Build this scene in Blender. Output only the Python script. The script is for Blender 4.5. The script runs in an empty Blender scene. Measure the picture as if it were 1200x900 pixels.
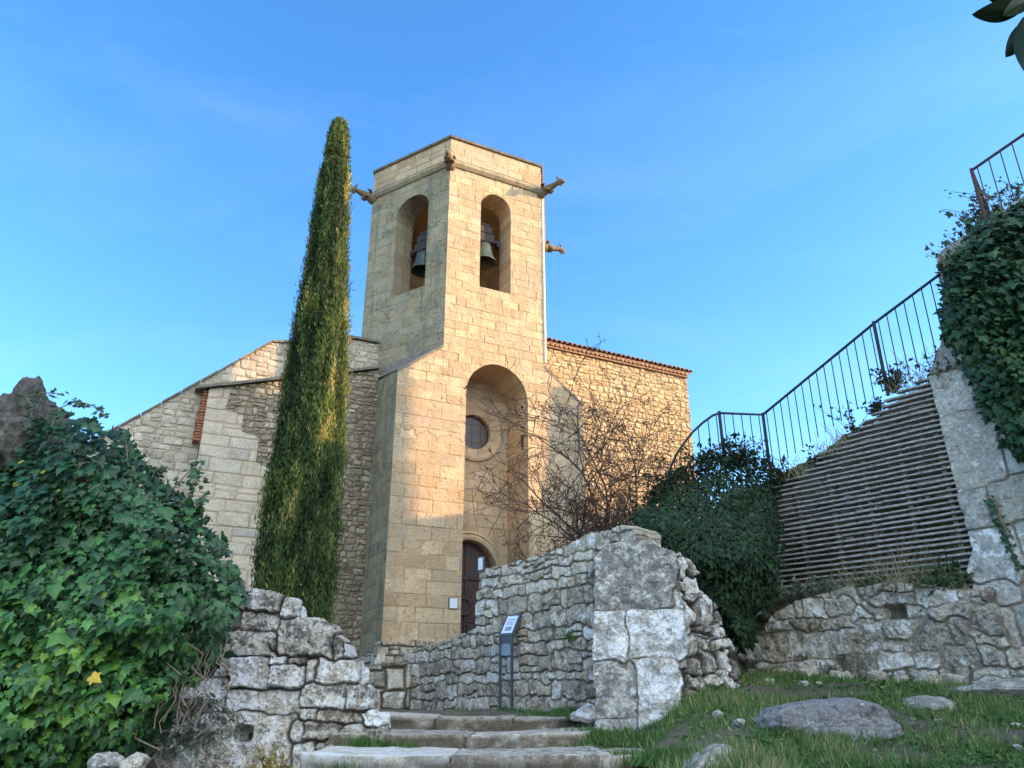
import bpy, bmesh, math, random
import numpy as np
from mathutils import Vector, Matrix

R = math.radians
scene = bpy.context.scene
col = scene.collection

# ------------------------------------------------------------------ camera
PITCH = R(22.3)
EYE = np.array([0.0, 0.0, 1.6])
cam_d = bpy.data.cameras.new("camera")
cam = bpy.data.objects.new("camera", cam_d)
col.objects.link(cam)
cam.location = EYE
cam.rotation_euler = (math.pi / 2 + PITCH, 0, 0)
cam_d.sensor_width = 36
cam_d.lens = 27.0
cam_d.clip_start = 0.05
cam_d.clip_end = 3000
scene.camera = cam

# ------------------------------------------------------------------ light
SUN_EL = 15.0
SUN_DIR = np.array([math.cos(R(SUN_EL)), -0.01, math.sin(R(SUN_EL))])   # towards the sun: along +X
SUN_DIR = SUN_DIR / np.linalg.norm(SUN_DIR)
CLOUD_FILL = 8.0
world = bpy.data.worlds.new("World")
scene.world = world
world.use_nodes = True
wn, wl = world.node_tree.nodes, world.node_tree.links
wn.clear()
w_out = wn.new("ShaderNodeOutputWorld")
w_bg = wn.new("ShaderNodeBackground")
w_sky = wn.new("ShaderNodeTexSky")
w_sky.sky_type = 'NISHITA'
w_sky.sun_disc = False
w_sky.sun_elevation = R(SUN_EL)
w_sky.sun_rotation = math.atan2(SUN_DIR[0], SUN_DIR[1])
w_sky.altitude = 250
w_sky.air_density = 1.0
w_sky.dust_density = 0.4
w_sky.ozone_density = 2.6
w_bg.inputs['Strength'].default_value = 0.15
w_co = wn.new("ShaderNodeTexCoord")
w_map = wn.new("ShaderNodeMapping")
w_map.inputs['Rotation'].default_value = (R(12), R(-38), R(20))
w_map.inputs['Scale'].default_value = (0.9, 2.2, 4.6)
w_nz = wn.new("ShaderNodeTexNoise")
w_nz.inputs['Scale'].default_value = 1.5
w_nz.inputs['Detail'].default_value = 7
w_nz.inputs['Roughness'].default_value = 0.62
w_nz.inputs['Distortion'].default_value = 0.6
w_rmp = wn.new("ShaderNodeValToRGB")
w_rmp.color_ramp.elements[0].position = 0.50
w_rmp.color_ramp.elements[0].color = (0, 0, 0, 1)
w_rmp.color_ramp.elements[1].position = 0.85
w_rmp.color_ramp.elements[1].color = (0.055, 0.055, 0.055, 1)
w_hs = wn.new("ShaderNodeHueSaturation")
w_hs.inputs['Saturation'].default_value = 1.24
w_hs.inputs['Hue'].default_value = 0.504
w_mix = wn.new("ShaderNodeMixRGB")
w_mix.inputs['Color2'].default_value = (3.6, 4.1, 4.7, 1)
wl.new(w_co.outputs['Generated'], w_map.inputs['Vector'])
wl.new(w_map.outputs['Vector'], w_nz.inputs['Vector'])
wl.new(w_nz.outputs['Fac'], w_rmp.inputs['Fac'])
wl.new(w_rmp.outputs['Color'], w_mix.inputs['Fac'])
wl.new(w_sky.outputs['Color'], w_hs.inputs['Color'])
wl.new(w_hs.outputs['Color'], w_mix.inputs['Color1'])
# unseen bright cloud bank behind the camera, added as fill for the shade
w_sep = wn.new("ShaderNodeVectorMath")
w_sep.operation = 'DOT_PRODUCT'
w_sep.inputs[1].default_value = (-0.72, 0.69, 0.0)
w_rng = wn.new("ShaderNodeMapRange")
w_rng.inputs['From Min'].default_value = 0.05
w_rng.inputs['From Max'].default_value = -0.55
w_n2 = wn.new("ShaderNodeTexNoise")
w_n2.inputs['Scale'].default_value = 2.6
w_n2.inputs['Detail'].default_value = 6
w_r2 = wn.new("ShaderNodeValToRGB")
w_r2.color_ramp.elements[0].position = 0.36
w_r2.color_ramp.elements[1].position = 0.56
w_mul = wn.new("ShaderNodeMath")
w_mul.operation = 'MULTIPLY'
w_mx2 = wn.new("ShaderNodeMixRGB")
w_mx2.inputs['Color2'].default_value = (CLOUD_FILL * 0.90, CLOUD_FILL * 0.97, CLOUD_FILL * 1.04, 1)
wl.new(w_co.outputs['Generated'], w_sep.inputs[0])
wl.new(w_sep.outputs['Value'], w_rng.inputs['Value'])
wl.new(w_co.outputs['Generated'], w_n2.inputs['Vector'])
wl.new(w_n2.outputs['Fac'], w_r2.inputs['Fac'])
wl.new(w_rng.outputs['Result'], w_mul.inputs[0])
wl.new(w_r2.outputs['Color'], w_mul.inputs[1])
wl.new(w_mul.outputs[0], w_mx2.inputs['Fac'])
wl.new(w_mix.outputs['Color'], w_mx2.inputs['Color1'])
wl.new(w_mx2.outputs['Color'], w_bg.inputs['Color'])
wl.new(w_bg.outputs['Background'], w_out.inputs['Surface'])

sun_d = bpy.data.lights.new("sun", 'SUN')
sun_d.energy = 3.5
sun_d.angle = R(0.5)
sun_d.color = (1.0, 0.60, 0.29)
sun = bpy.data.objects.new("sun", sun_d)
col.objects.link(sun)
sun.rotation_euler = Vector(SUN_DIR).to_track_quat('Z', 'Y').to_euler()
sun.location = (30, 0, 30)

scene.view_settings.view_transform = 'Standard'
scene.view_settings.look = 'None'
scene.view_settings.gamma = 1
scene.view_settings.exposure = 1.8
scene.render.engine = 'CYCLES'
scene.cycles.max_bounces = 6
scene.cycles.diffuse_bounces = 4
scene.cycles.transparent_max_bounces = 6

# ------------------------------------------------------------------ helpers: space
CP, SP = math.cos(PITCH), math.sin(PITCH)


def ray(x, y):
    dx = (x - 600) / 900.0
    dv = (450 - y) / 900.0
    return np.array([dx, CP - dv * SP, SP + dv * CP])


def at(x, y, Y):
    r = ray(x, y)
    return EYE + r * (Y / r[1])


def unit(v):
    v = np.array(v, float)
    return v / np.linalg.norm(v)


class Frame:
    """a plane in the place: origin, axis along, axis up, outward normal"""

    def __init__(s, O, A, batter=0.0):
        s.O = np.array(O, float)
        s.A = unit(A)
        n = np.array([s.A[1], -s.A[0], 0.0])
        s.N = n
        s.B = unit(np.array([0, 0, 1.0]) - n * math.tan(batter))
        s.N = unit(np.cross(s.A, s.B))

    def p(s, a, b, h=0.0):
        return s.O + s.A * a + s.B * b + s.N * h

    def px(s, x, y):
        q = ray(x, y)
        t = ((s.O - EYE) @ s.N) / (q @ s.N)
        P = EYE + q * t - s.O
        return float(P @ s.A), float(P @ s.B)

    def back(s, r):
        f = Frame(s.O - s.N * r, s.A)
        f.A, f.B, f.N = s.A, s.B, s.N
        return f

    def box(s, x0, y0, x1, y1):
        a0, b0 = s.px(x0, (y0 + y1) / 2)
        a1, b1 = s.px(x1, (y0 + y1) / 2)
        _, c0 = s.px((x0 + x1) / 2, y0)
        _, c1 = s.px((x0 + x1) / 2, y1)
        return ((a0 + a1) / 2, (c0 + c1) / 2, abs(a1 - a0) / 2, abs(c0 - c1) / 2)


# ------------------------------------------------------------------ helpers: noise
def _h(i, j, k, seed):
    n = (i.astype(np.uint32) * np.uint32(374761393) + j.astype(np.uint32) * np.uint32(668265263)
         + k.astype(np.uint32) * np.uint32(2147483647) + np.uint32((seed * 974711) & 0xffffffff))
    n = (n ^ (n >> np.uint32(13))) * np.uint32(1274126177)
    n = (n ^ (n >> np.uint32(15))) * np.uint32(2246822519)
    n = n ^ (n >> np.uint32(16))
    return n.astype(np.float64) / 4294967295.0


def vnoise(x, y, z, seed=0):
    x, y, z = np.broadcast_arrays(np.asarray(x, float), np.asarray(y, float), np.asarray(z, float))
    xi, yi, zi = np.floor(x).astype(np.int64), np.floor(y).astype(np.int64), np.floor(z).astype(np.int64)
    fx, fy, fz = x - xi, y - yi, z - zi
    fx, fy, fz = [f * f * f * (f * (f * 6 - 15) + 10) for f in (fx, fy, fz)]
    r = 0
    for dx in (0, 1):
        for dy in (0, 1):
            for dz in (0, 1):
                w = (fx if dx else 1 - fx) * (fy if dy else 1 - fy) * (fz if dz else 1 - fz)
                r = r + w * _h(xi + dx, yi + dy, zi + dz, seed)
    return r * 2 - 1


def fbm(x, y, z=0.0, octv=4, seed=0, gain=0.5):
    r, a, f, t = 0, 1.0, 1.0, 0
    for o in range(octv):
        r = r + a * vnoise(np.asarray(x) * f, np.asarray(y) * f, np.asarray(z) * f, seed + o * 17)
        t += a
        a *= gain
        f *= 2.03
    return r / t


def sstep(a, b, x):
    t = np.clip((x - a) / (b - a), 0, 1)
    return t * t * (3 - 2 * t)


# ------------------------------------------------------------------ helpers: objects
def tag(o, label=None, cat=None, group=None, kind=None):
    if label: o['label'] = label
    if cat: o['category'] = cat
    if group: o['group'] = group
    if kind: o['kind'] = kind
    return o


def thing(name, label, cat, loc, group=None):
    o = bpy.data.objects.new(name, None)
    col.objects.link(o)
    o.location = loc
    o.empty_display_size = 0.2
    return tag(o, label, cat, group)


def wloc(o):
    p = np.zeros(3)
    while o is not None:
        p = p + np.array(o.location)
        o = o.parent
    return p


class MB:
    """collects geometry in world space and links it as one mesh object"""

    def __init__(s):
        s.v, s.f, s.c, s.n = [], [], [], 0

    def add(s, verts, faces, color=(0.5, 1, 0.5, 1)):
        verts = np.asarray(verts, float).reshape(-1, 3)
        k = len(verts)
        s.v.append(verts)
        c = np.asarray(color, float)
        if c.ndim == 1:
            c = np.tile(c, (k, 1))
        s.c.append(c)
        off = s.n
        s.f.extend([tuple(i + off for i in f) for f in faces])
        s.n += k

    def build(s, name, mat, parent=None, loc=None, smooth=False):
        V = np.concatenate(s.v)
        C = np.concatenate(s.c)
        base = wloc(parent) if parent is not None else (np.array(loc, float) if loc is not None else np.zeros(3))
        me = bpy.data.meshes.new(name)
        me.from_pydata((V - base).tolist(), [], s.f)
        at_ = me.color_attributes.new("st", 'FLOAT_COLOR', 'POINT')
        at_.data.foreach_set("color", C.astype(np.float32).ravel())
        if smooth:
            me.polygons.foreach_set("use_smooth", [True] * len(me.polygons))
        me.materials.append(mat)
        me.update()
        o = bpy.data.objects.new(name, me)
        col.objects.link(o)
        if parent is not None:
            o.parent = parent
        elif loc is not None:
            o.location = loc
        return o

    # --- primitive shapes
    def boxf(s, F, a0, a1, b0, b1, h0, h1, color=(0.5, 1, 0.5, 1), bev=0.0):
        """box in a Frame's axes with chamfered long edges"""
        if bev <= 0:
            P = [F.p(a, b, h) for h in (h0, h1) for b in (b0, b1) for a in (a0, a1)]
            s.add(P, [(0, 2, 3, 1), (4, 5, 7, 6), (0, 1, 5, 4), (2, 6, 7, 3), (0, 4, 6, 2), (1, 3, 7, 5)], color)
            return
        ring = [(b0 + bev, h0), (b1 - bev, h0), (b1, h0 + bev), (b1, h1 - bev), (b1 - bev, h1), (b0 + bev, h1),
                (b0, h1 - bev), (b0, h0 + bev)]
        P = [F.p(a, b, h) for a in (a0, a1) for b, h in ring]
        k = 8
        f = [(i, (i + 1) % k, k + (i + 1) % k, k + i) for i in range(k)]
        f += [tuple(reversed(range(k))), tuple(range(k, 2 * k))]
        s.add(P, f, color)

    def tube(s, pts, rad, sides=6, color=(0.5, 1, 0.5, 1), caps=True, squash=1.0):
        pts = [np.array(p, float) for p in pts]
        n = len(pts)
        if np.isscalar(rad):
            rad = [rad] * n
        V, up = [], np.array([0.3, 0.2, 1.0])
        for i, p in enumerate(pts):
            t = unit(pts[min(i + 1, n - 1)] - pts[max(i - 1, 0)] + 1e-9)
            a = np.cross(t, up)
            if np.linalg.norm(a) < 1e-3:
                a = np.cross(t, np.array([1.0, 0, 0]))
            a = unit(a)
            b = np.cross(a, t)
            for k in range(sides):
                q = 2 * math.pi * k / sides
                V.append(p + rad[i] * (math.cos(q) * a + squash * math.sin(q) * b))
        f = []
        for i in range(n - 1):
            for k in range(sides):
                k2 = (k + 1) % sides
                f.append((i * sides + k, i * sides + k2, (i + 1) * sides + k2, (i + 1) * sides + k))
        if caps:
            f.append(tuple(range(sides - 1, -1, -1)))
            f.append(tuple((n - 1) * sides + k for k in range(sides)))
        s.add(V, f, color)

    def lathe(s, c, prof, sides=20, axis=(0, 0, 1), color=(0.5, 1, 0.5, 1)):
        ax = unit(axis)
        a = unit(np.cross(ax, [0.31, 0.9, 0.2]))
        b = np.cross(ax, a)
        V = []
        for r, z in prof:
            for k in range(sides):
                q = 2 * math.pi * k / sides
                V.append(np.array(c) + ax * z + r * (math.cos(q) * a + math.sin(q) * b))
        f = []
        for i in range(len(prof) - 1):
            for k in range(sides):
                k2 = (k + 1) % sides
                f.append((i * sides + k, i * sides + k2, (i + 1) * sides + k2, (i + 1) * sides + k))
        s.add(V, f, color)


# ------------------------------------------------------------------ stone relief panels
def poly_info(P, poly):
    """signed distance to a closed polygon (negative inside) and closest point"""
    poly = np.asarray(poly, float)
    best = np.full(len(P), 1e9)
    clo = np.zeros_like(P)
    ins = np.zeros(len(P), bool)
    for i in range(len(poly)):
        a, b = poly[i], poly[(i + 1) % len(poly)]
        e = b - a
        L = e @ e
        if L < 1e-12:
            continue
        t = np.clip(((P - a) @ e) / L, 0, 1)
        q = a + t[:, None] * e
        d = np.hypot(*(P - q).T)
        m = d < best
        best[m] = d[m]
        clo[m] = q[m]
        if abs(e[1]) > 1e-12:
            cr = ((a[1] > P[:, 1]) != (b[1] > P[:, 1])) & (P[:, 0] < (b[0] - a[0]) * (P[:, 1] - a[1]) / e[1] + a[0])
            ins ^= cr
    return np.where(ins, -best, best), clo


def rows(a0, a1, b0, b1, hr, wr, rng, jit=0.0, skew=0.0):
    """courses of stones: list of (centre a, centre b, half width, half height)"""
    out = []
    b = b0
    while b < b1:
        h = rng.uniform(*hr)
        a = a0 - rng.uniform(0, wr[1])
        while a < a1:
            w = rng.uniform(*wr)
            if jit and rng.random() < 0.22 and h > hr[0] * 1.15:      # two thin stones in place of one
                k = rng.uniform(0.35, 0.65)
                out.append((a + w / 2, b + h * k / 2, w / 2, h * k / 2))
                out.append((a + w / 2, b + h * (k + 1) / 2, w / 2, h * (1 - k) / 2))
            else:
                out.append((a + w / 2 + rng.uniform(-jit, jit) * h, b + h / 2 + rng.uniform(-jit, jit) * h,
                            w / 2 * (1 + rng.uniform(-jit, jit)), h / 2 * (1 + rng.uniform(-jit, jit))))
            a += w
        b += h
    return out


def panel(mb, F, poly, stones, res=0.03, holes=(), depth=0.5, hole_depth=None, joint=0.008, soft=0.02,
          relief=0.015, bulge=0.0, var=0.006, rough=0.004, rough_f=6.0, warp=0.02, warp_f=2.5, round_=0.02, fade=0.0,
          seed=1, edge_noise=0.0, extrude=True, extra=None, tilt=0.0, pit=0.0, gap=0.05):
    rng = random.Random(seed * 77 + 5)
    poly = np.asarray(poly, float)
    a0, b0 = poly.min(0) - res
    a1, b1 = poly.max(0) + res
    na, nb = int((a1 - a0) / res) + 2, int((b1 - b0) / res) + 2
    ga = a0 + np.arange(na) * res
    gb = b0 + np.arange(nb) * res
    A, B = np.meshgrid(ga, gb, indexing='ij')
    P = np.stack([A.ravel(), B.ravel()], 1)
    Pn = P
    if edge_noise > 0:
        Pn = P + edge_noise * np.stack([fbm(P[:, 0] * 3, P[:, 1] * 3, 3.1, 3, seed + 3),
                                        fbm(P[:, 0] * 3, P[:, 1] * 3, 9.7, 3, seed + 4)], 1)
    phi, clo = poly_info(Pn, poly)
    phi_h = np.full(len(P), -1e9)
    hid = np.full(len(P), -1)
    dist_edge = -phi.copy()
    for hi, hpoly in enumerate(holes):
        ph, ch = poly_info(P, hpoly)
        m = -ph > phi
        clo[m] = ch[m]
        phi = np.maximum(phi, -ph)
        hid[np.abs(ph) < res * 1.5] = hi
        dist_edge = np.minimum(dist_edge, ph)
    # stones
    wx = A + warp * fbm(A * warp_f, B * warp_f, 1.3, 3, seed)
    wy = B + warp * fbm(A * warp_f, B * warp_f, 7.9, 3, seed + 1)
    s1 = np.full((na, nb), 9.0)
    s2 = np.full((na, nb), 9.0)
    sid = np.full((na, nb), -1)
    for i, (ca, cb, hw, hh) in enumerate(stones):
        m = 0.16 + warp + min(gap, 0.3)
        i0, i1 = np.searchsorted(ga, [ca - hw - m, ca + hw + m])
        j0, j1 = np.searchsorted(gb, [cb - hh - m, cb + hh + m])
        if i1 <= i0 or j1 <= j0:
            continue
        r = min(round_, hw * 0.6, hh * 0.6)
        qx = np.abs(wx[i0:i1, j0:j1] - ca) - (hw - r)
        qy = np.abs(wy[i0:i1, j0:j1] - cb) - (hh - r)
        sd = np.hypot(np.maximum(qx, 0), np.maximum(qy, 0)) + np.minimum(np.maximum(qx, qy), 0) - r
        v1, v2, vi = s1[i0:i1, j0:j1], s2[i0:i1, j0:j1], sid[i0:i1, j0:j1]
        c = sd < v1
        v2[:] = np.where(c, v1, np.minimum(v2, sd))
        vi[c] = i
        v1[:] = np.where(c, sd, v1)
    e = np.minimum((s2 - s1) / 2, -s1 + gap + 0.4 * gap * fbm(A * 6, B * 6, 2.2, 2, seed + 41))
    e = np.clip(e, -0.2, 1.0)
    body = sstep(joint, joint + soft, e)
    n = max(len(stones), 1)
    r1 = np.array([rng.random() for _ in range(n + 1)])
    r2 = np.array([rng.random() for _ in range(n + 1)])
    r3 = np.array([rng.uniform(-1, 1) for _ in range(n + 1)])
    tx = np.array([rng.uniform(-1, 1) for _ in range(n + 1)])
    ty = np.array([rng.uniform(-1, 1) for _ in range(n + 1)])
    st = np.array(list(stones) + [(0, 0, 1, 1)], float)
    h = relief * (body - 1) + body * var * r3[sid]
    if bulge:
        hm = np.minimum(st[sid, 2], st[sid, 3])
        q = np.clip(e / (hm * 0.85 + 1e-6), 0, 1)
        h = h + bulge * body * np.sqrt(np.clip(1 - (1 - q) ** 2, 0, 1))
    if tilt:
        h = h + body * tilt * (tx[sid] * (A - st[sid, 0]) + ty[sid] * (B - st[sid, 1]))
    if rough:
        h = h + rough * (0.25 + 0.75 * body) * fbm(A * rough_f, B * rough_f, sid * 3.7, 4, seed + 9, 0.6)
    if pit:
        pt = fbm(A * rough_f * 2.2, B * rough_f * 2.2, 4.4, 3, seed + 21, 0.6)
        h = h - pit * sstep(0.18, 0.5, pt)
    if extra is not None:
        h = h + extra(A, B)
    h = h.ravel()
    if fade > 0:
        h = h * sstep(0, fade, dist_edge)
    # cells
    cen = phi.reshape(na, nb)
    cc = (cen[:-1, :-1] + cen[1:, :-1] + cen[:-1, 1:] + cen[1:, 1:]) / 4 < 0
    ci, cj = np.nonzero(cc)
    idx = np.arange(na * nb).reshape(na, nb)
    q = np.stack([idx[ci, cj], idx[ci + 1, cj], idx[ci + 1, cj + 1], idx[ci, cj + 1]], 1)
    if len(q) == 0:
        return
    # boundary edges
    ed = np.concatenate([q[:, [0, 1]], q[:, [1, 2]], q[:, [2, 3]], q[:, [3, 0]]])
    key = np.minimum(ed[:, 0], ed[:, 1]) * (na * nb) + np.maximum(ed[:, 0], ed[:, 1])
    uq, inv, cnt = np.unique(key, return_inverse=True, return_counts=True)
    bd = ed[cnt[inv] == 1]
    bv = np.unique(bd)
    P2 = P.copy()
    if edge_noise == 0:
        P2[bv] = clo[bv]
    used = np.unique(q)
    remap = np.full(na * nb, -1)
    remap[used] = np.arange(len(used))
    V = F.O + P2[used, 0:1] * F.A + P2[used, 1:2] * F.B + h[used, None] * F.N
    C = np.stack([r1[sid.ravel()[used]], body.ravel()[used], r2[sid.ravel()[used]], np.ones(len(used))], 1)
    faces = [tuple(x) for x in remap[q].tolist()]
    nv = len(V)
    if extrude or holes:
        bi = {v: k for k, v in enumerate(bv.tolist())}
        dep = np.zeros(len(bv))
        for k, v in enumerate(bv.tolist()):
            if hid[v] >= 0:
                dep[k] = (hole_depth[hid[v]] if hole_depth else depth)
            elif extrude:
                dep[k] = depth
        nl = 3 if depth > 0.2 else 1
        VB, CB = [], []
        for l in range(1, nl + 1):
            base = F.O + P2[bv, 0:1] * F.A + P2[bv, 1:2] * F.B
            hh = h[bv] * (1 - l / nl) - dep * l / nl
            jn = (rough * 2 + edge_noise * 0.3) * fbm(P2[bv, 0] * 5, P2[bv, 1] * 5, l * 2.3, 2, seed + 31) if (l < nl and rough) else 0
            VB.append(base + hh[:, None] * F.N + (jn * 1.0)[:, None] * (F.A + F.B) * (1 if edge_noise else 0.0) if np.ndim(jn) else base + hh[:, None] * F.N)
            CB.append(C[remap[bv]])
        V = np.concatenate([V] + VB)
        C = np.concatenate([C] + CB)
        nbv = len(bv)
        for a, b in bd.tolist():
            ka, kb = bi[a], bi[b]
            if dep[ka] <= 0 and dep[kb] <= 0:
                continue
            if dep[ka] <= 0 or dep[kb] <= 0:
                continue
            pa, pb = remap[a], remap[b]
            for l in range(nl):
                na_, nb_ = nv + l * nbv + ka, nv + l * nbv + kb
                faces.append((pb, pa, na_, nb_))
                pa, pb = na_, nb_
    mb.add(V, faces, C)


def arch(a0, a1, b0, spring, top, n=14):
    """outline of an opening with a curved head"""
    c, r = (a0 + a1) / 2, (a1 - a0) / 2
    pts = [(a1, b0), (a1, spring)]
    for i in range(1, n):
        q = math.pi * i / n
        pts.append((c + r * math.cos(q), spring + (top - spring) * math.sin(q)))
    pts += [(a0, spring), (a0, b0)]
    return pts


def circ(ca, cb, r, n=28):
    return [(ca + r * math.cos(2 * math.pi * i / n), cb + r * math.sin(2 * math.pi * i / n)) for i in range(n)]


# ------------------------------------------------------------------ materials
def new_mat(name):
    m = bpy.data.materials.new(name)
    m.use_nodes = True
    nt = m.node_tree
    nt.nodes.clear()
    out = nt.nodes.new("ShaderNodeOutputMaterial")
    bs = nt.nodes.new("ShaderNodeBsdfPrincipled")
    nt.links.new(bs.outputs['BSDF'], out.inputs['Surface'])
    return m, nt, bs, out


def N(nt, t, **kw):
    n = nt.nodes.new(t)
    for k, v in kw.items():
        setattr(n, k, v)
    return n


def ramp(nt, fac, stops):
    r = N(nt, "ShaderNodeValToRGB")
    els = r.color_ramp.elements
    while len(els) < len(stops):
        els.new(0.5)
    for e, (p, c) in zip(els, stops):
        e.position = p
        e.color = c if len(c) == 4 else (*c, 1)
    nt.links.new(fac, r.inputs['Fac'])
    return r.outputs['Color']


def noise(nt, vec, scale, detail=4, rough=0.55, dist=0.0):
    n = N(nt, "ShaderNodeTexNoise")
    n.inputs['Scale'].default_value = scale
    n.inputs['Detail'].default_value = detail
    n.inputs['Roughness'].default_value = rough
    n.inputs['Distortion'].default_value = dist
    nt.links.new(vec, n.inputs['Vector'])
    return n.outputs['Fac']


def mixc(nt, fac, a, b, mode='MIX'):
    m = N(nt, "ShaderNodeMixRGB", blend_type=mode)
    for inp, v in ((m.inputs['Fac'], fac), (m.inputs['Color1'], a), (m.inputs['Color2'], b)):
        if isinstance(v, (int, float)):
            inp.default_value = v
        elif isinstance(v, tuple):
            inp.default_value = v if len(v) == 4 else (*v, 1)
        else:
            nt.links.new(v, inp)
    return m.outputs['Color']


def stone_mat(name, pal, mortar, white=0.0, dark=0.0, ochre=0.0, vary=0.35, bump=0.5, scale=1.0, darkcol=(0.06, 0.06, 0.055),
              whitecol=(0.72, 0.74, 0.74), moss=0.0, patch=None, streak=0.0):
    m, nt, bs, out = new_mat(name)
    co = N(nt, "ShaderNodeTexCoord").outputs['Object']
    at_ = N(nt, "ShaderNodeAttribute", attribute_name="st")
    sep = N(nt, "ShaderNodeSeparateColor")
    nt.links.new(at_.outputs['Color'], sep.inputs['Color'])
    base = ramp(nt, sep.outputs[0], [(0.0, pal[0]), (0.45, pal[1]), (0.8, pal[2]), (1.0, pal[3 % len(pal)])])
    n1 = noise(nt, co, 2.2 * scale, 8, 0.68)
    n2 = noise(nt, co, 26 * scale, 6, 0.72)
    n3 = noise(nt, co, 85 * scale, 4, 0.75)
    base = mixc(nt, vary, base, ramp(nt, n1, [(0.32, (0.30, 0.29, 0.28)), (0.52, (0.56, 0.54, 0.50)), (0.7, (0.82, 0.79, 0.72))]), 'OVERLAY')
    base = mixc(nt, min(1, vary * 1.3), base, ramp(nt, n2, [(0.34, (0.22, 0.22, 0.22)), (0.66, (0.8, 0.8, 0.8))]), 'OVERLAY')
    base = mixc(nt, min(1, vary * 1.4), base, ramp(nt, n3, [(0.36, (0.24, 0.24, 0.24)), (0.64, (0.76, 0.76, 0.76))]), 'OVERLAY')
    if patch is not None:
        np_ = noise(nt, co, 0.55 * scale, 4, 0.6, 0.4)
        base = mixc(nt, ramp(nt, np_, [(0.45, (0, 0, 0)), (0.62, (0.7, 0.7, 0.7))]), base, patch)
    if streak > 0:                                    # rain stains running down the face
        mp = N(nt, "ShaderNodeMapping")
        mp.inputs['Scale'].default_value = (3.2, 3.2, 0.28)
        nt.links.new(co, mp.inputs['Vector'])
        ns = noise(nt, mp.outputs['Vector'], 1.0, 7, 0.7, 0.1)
        base = mixc(nt, ramp(nt, ns, [(0.50, (0, 0, 0)), (0.66, (streak,) * 3)]), base, darkcol)
    if ochre > 0:
        no = noise(nt, co, 3.4 * scale, 6, 0.7, 0.3)
        base = mixc(nt, ramp(nt, no, [(0.60 - 0.1 * ochre, (0, 0, 0)), (0.70, (ochre,) * 3)]), base, (0.42, 0.22, 0.06))
    shift = N(nt, "ShaderNodeMath", operation='MULTIPLY_ADD')      # some stones carry more lichen than others
    nt.links.new(sep.outputs[2], shift.inputs[0])
    shift.inputs[1].default_value = 0.16
    shift.inputs[2].default_value = -0.08

    def plus(v, k=1.0):
        ad = N(nt, "ShaderNodeMath", operation='MULTIPLY_ADD')
        nt.links.new(shift.outputs[0], ad.inputs[0])
        ad.inputs[1].default_value = k
        nt.links.new(v, ad.inputs[2])
        return ad.outputs[0]
    if white > 0:
        nw = plus(noise(nt, co, 5.0 * scale, 12, 0.74, 0.15))
        th = 0.63 - 0.19 * white
        f = ramp(nt, nw, [(th, (0, 0, 0)), (th + 0.03, (0.75, 0.75, 0.75)), (th + 0.10, (0.95, 0.95, 0.95))])
        base = mixc(nt, f, base, whitecol)
    if dark > 0:
        nd = plus(noise(nt, co, 8.0 * scale, 12, 0.80, 0.15), -1.0)
        th = 0.66 - 0.2 * dark
        f = ramp(nt, nd, [(th, (0, 0, 0)), (th + 0.05, (0.7, 0.7, 0.7)), (th + 0.12, (0.9, 0.9, 0.9))])
        base = mixc(nt, f, base, darkcol)
        nd2 = noise(nt, co, 34 * scale, 6, 0.75, 0.1)
        t2 = 0.63 - 0.1 * dark
        f = ramp(nt, nd2, [(t2, (0, 0, 0)), (t2 + 0.05, (0.8 * min(1, dark + 0.25),) * 3)])
        base = mixc(nt, f, base, darkcol)
    if moss > 0:
        nm = noise(nt, co, 2.0 * scale, 6, 0.7, 0.4)
        f = ramp(nt, nm, [(0.62 - 0.15 * moss, (0, 0, 0)), (0.72, (0.8, 0.8, 0.8))])
        base = mixc(nt, f, base, (0.05, 0.075, 0.025))
    mort = mixc(nt, 0.5, mortar, ramp(nt, n2, [(0.3, (0.3, 0.3, 0.3)), (0.7, (0.7, 0.7, 0.7))]), 'OVERLAY')
    inv = N(nt, "ShaderNodeMath", operation='SUBTRACT')
    inv.inputs[0].default_value = 1.0
    nt.links.new(sep.outputs[1], inv.inputs[1])
    base = mixc(nt, inv.outputs[0], base, mort)
    nt.links.new(base, bs.inputs['Base Color'])
    bs.inputs['Roughness'].default_value = 0.93
    bs.inputs['Specular IOR Level'].default_value = 0.15
    bp = N(nt, "ShaderNodeBump")
    bp.inputs['Strength'].default_value = bump
    bp.inputs['Distance'].default_value = 0.03
    nb = noise(nt, co, 17 * scale, 10, 0.76)
    nt.links.new(nb, bp.inputs['Height'])
    nt.links.new(bp.outputs['Normal'], bs.inputs['Normal'])
    return m


def leaf_mat(name, stops, trans=0.25, rough=0.45, spec=0.4):
    """leaf colour from the leaf's own value (attribute), with fine variation"""
    m, nt, bs, out = new_mat(name)
    at_ = N(nt, "ShaderNodeAttribute", attribute_name="st")
    sep = N(nt, "ShaderNodeSeparateColor")
    nt.links.new(at_.outputs['Color'], sep.inputs['Color'])
    c = ramp(nt, sep.outputs[0], stops)
    c = mixc(nt, 0.55, c, ramp(nt, sep.outputs[2], [(0, (0.28, 0.28, 0.28)), (1, (0.72, 0.72, 0.72))]), 'OVERLAY')
    nt.links.new(c, bs.inputs['Base Color'])
    bs.inputs['Roughness'].default_value = rough
    bs.inputs['Specular IOR Level'].default_value = spec
    tr = N(nt, "ShaderNodeBsdfTranslucent")
    nt.links.new(c, tr.inputs['Color'])
    mx = N(nt, "ShaderNodeMixShader")
    mx.inputs['Fac'].default_value = trans
    nt.links.new(bs.outputs['BSDF'], mx.inputs[1])
    nt.links.new(tr.outputs['BSDF'], mx.inputs[2])
    nt.links.new(mx.outputs['Shader'], out.inputs['Surface'])
    return m


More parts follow.
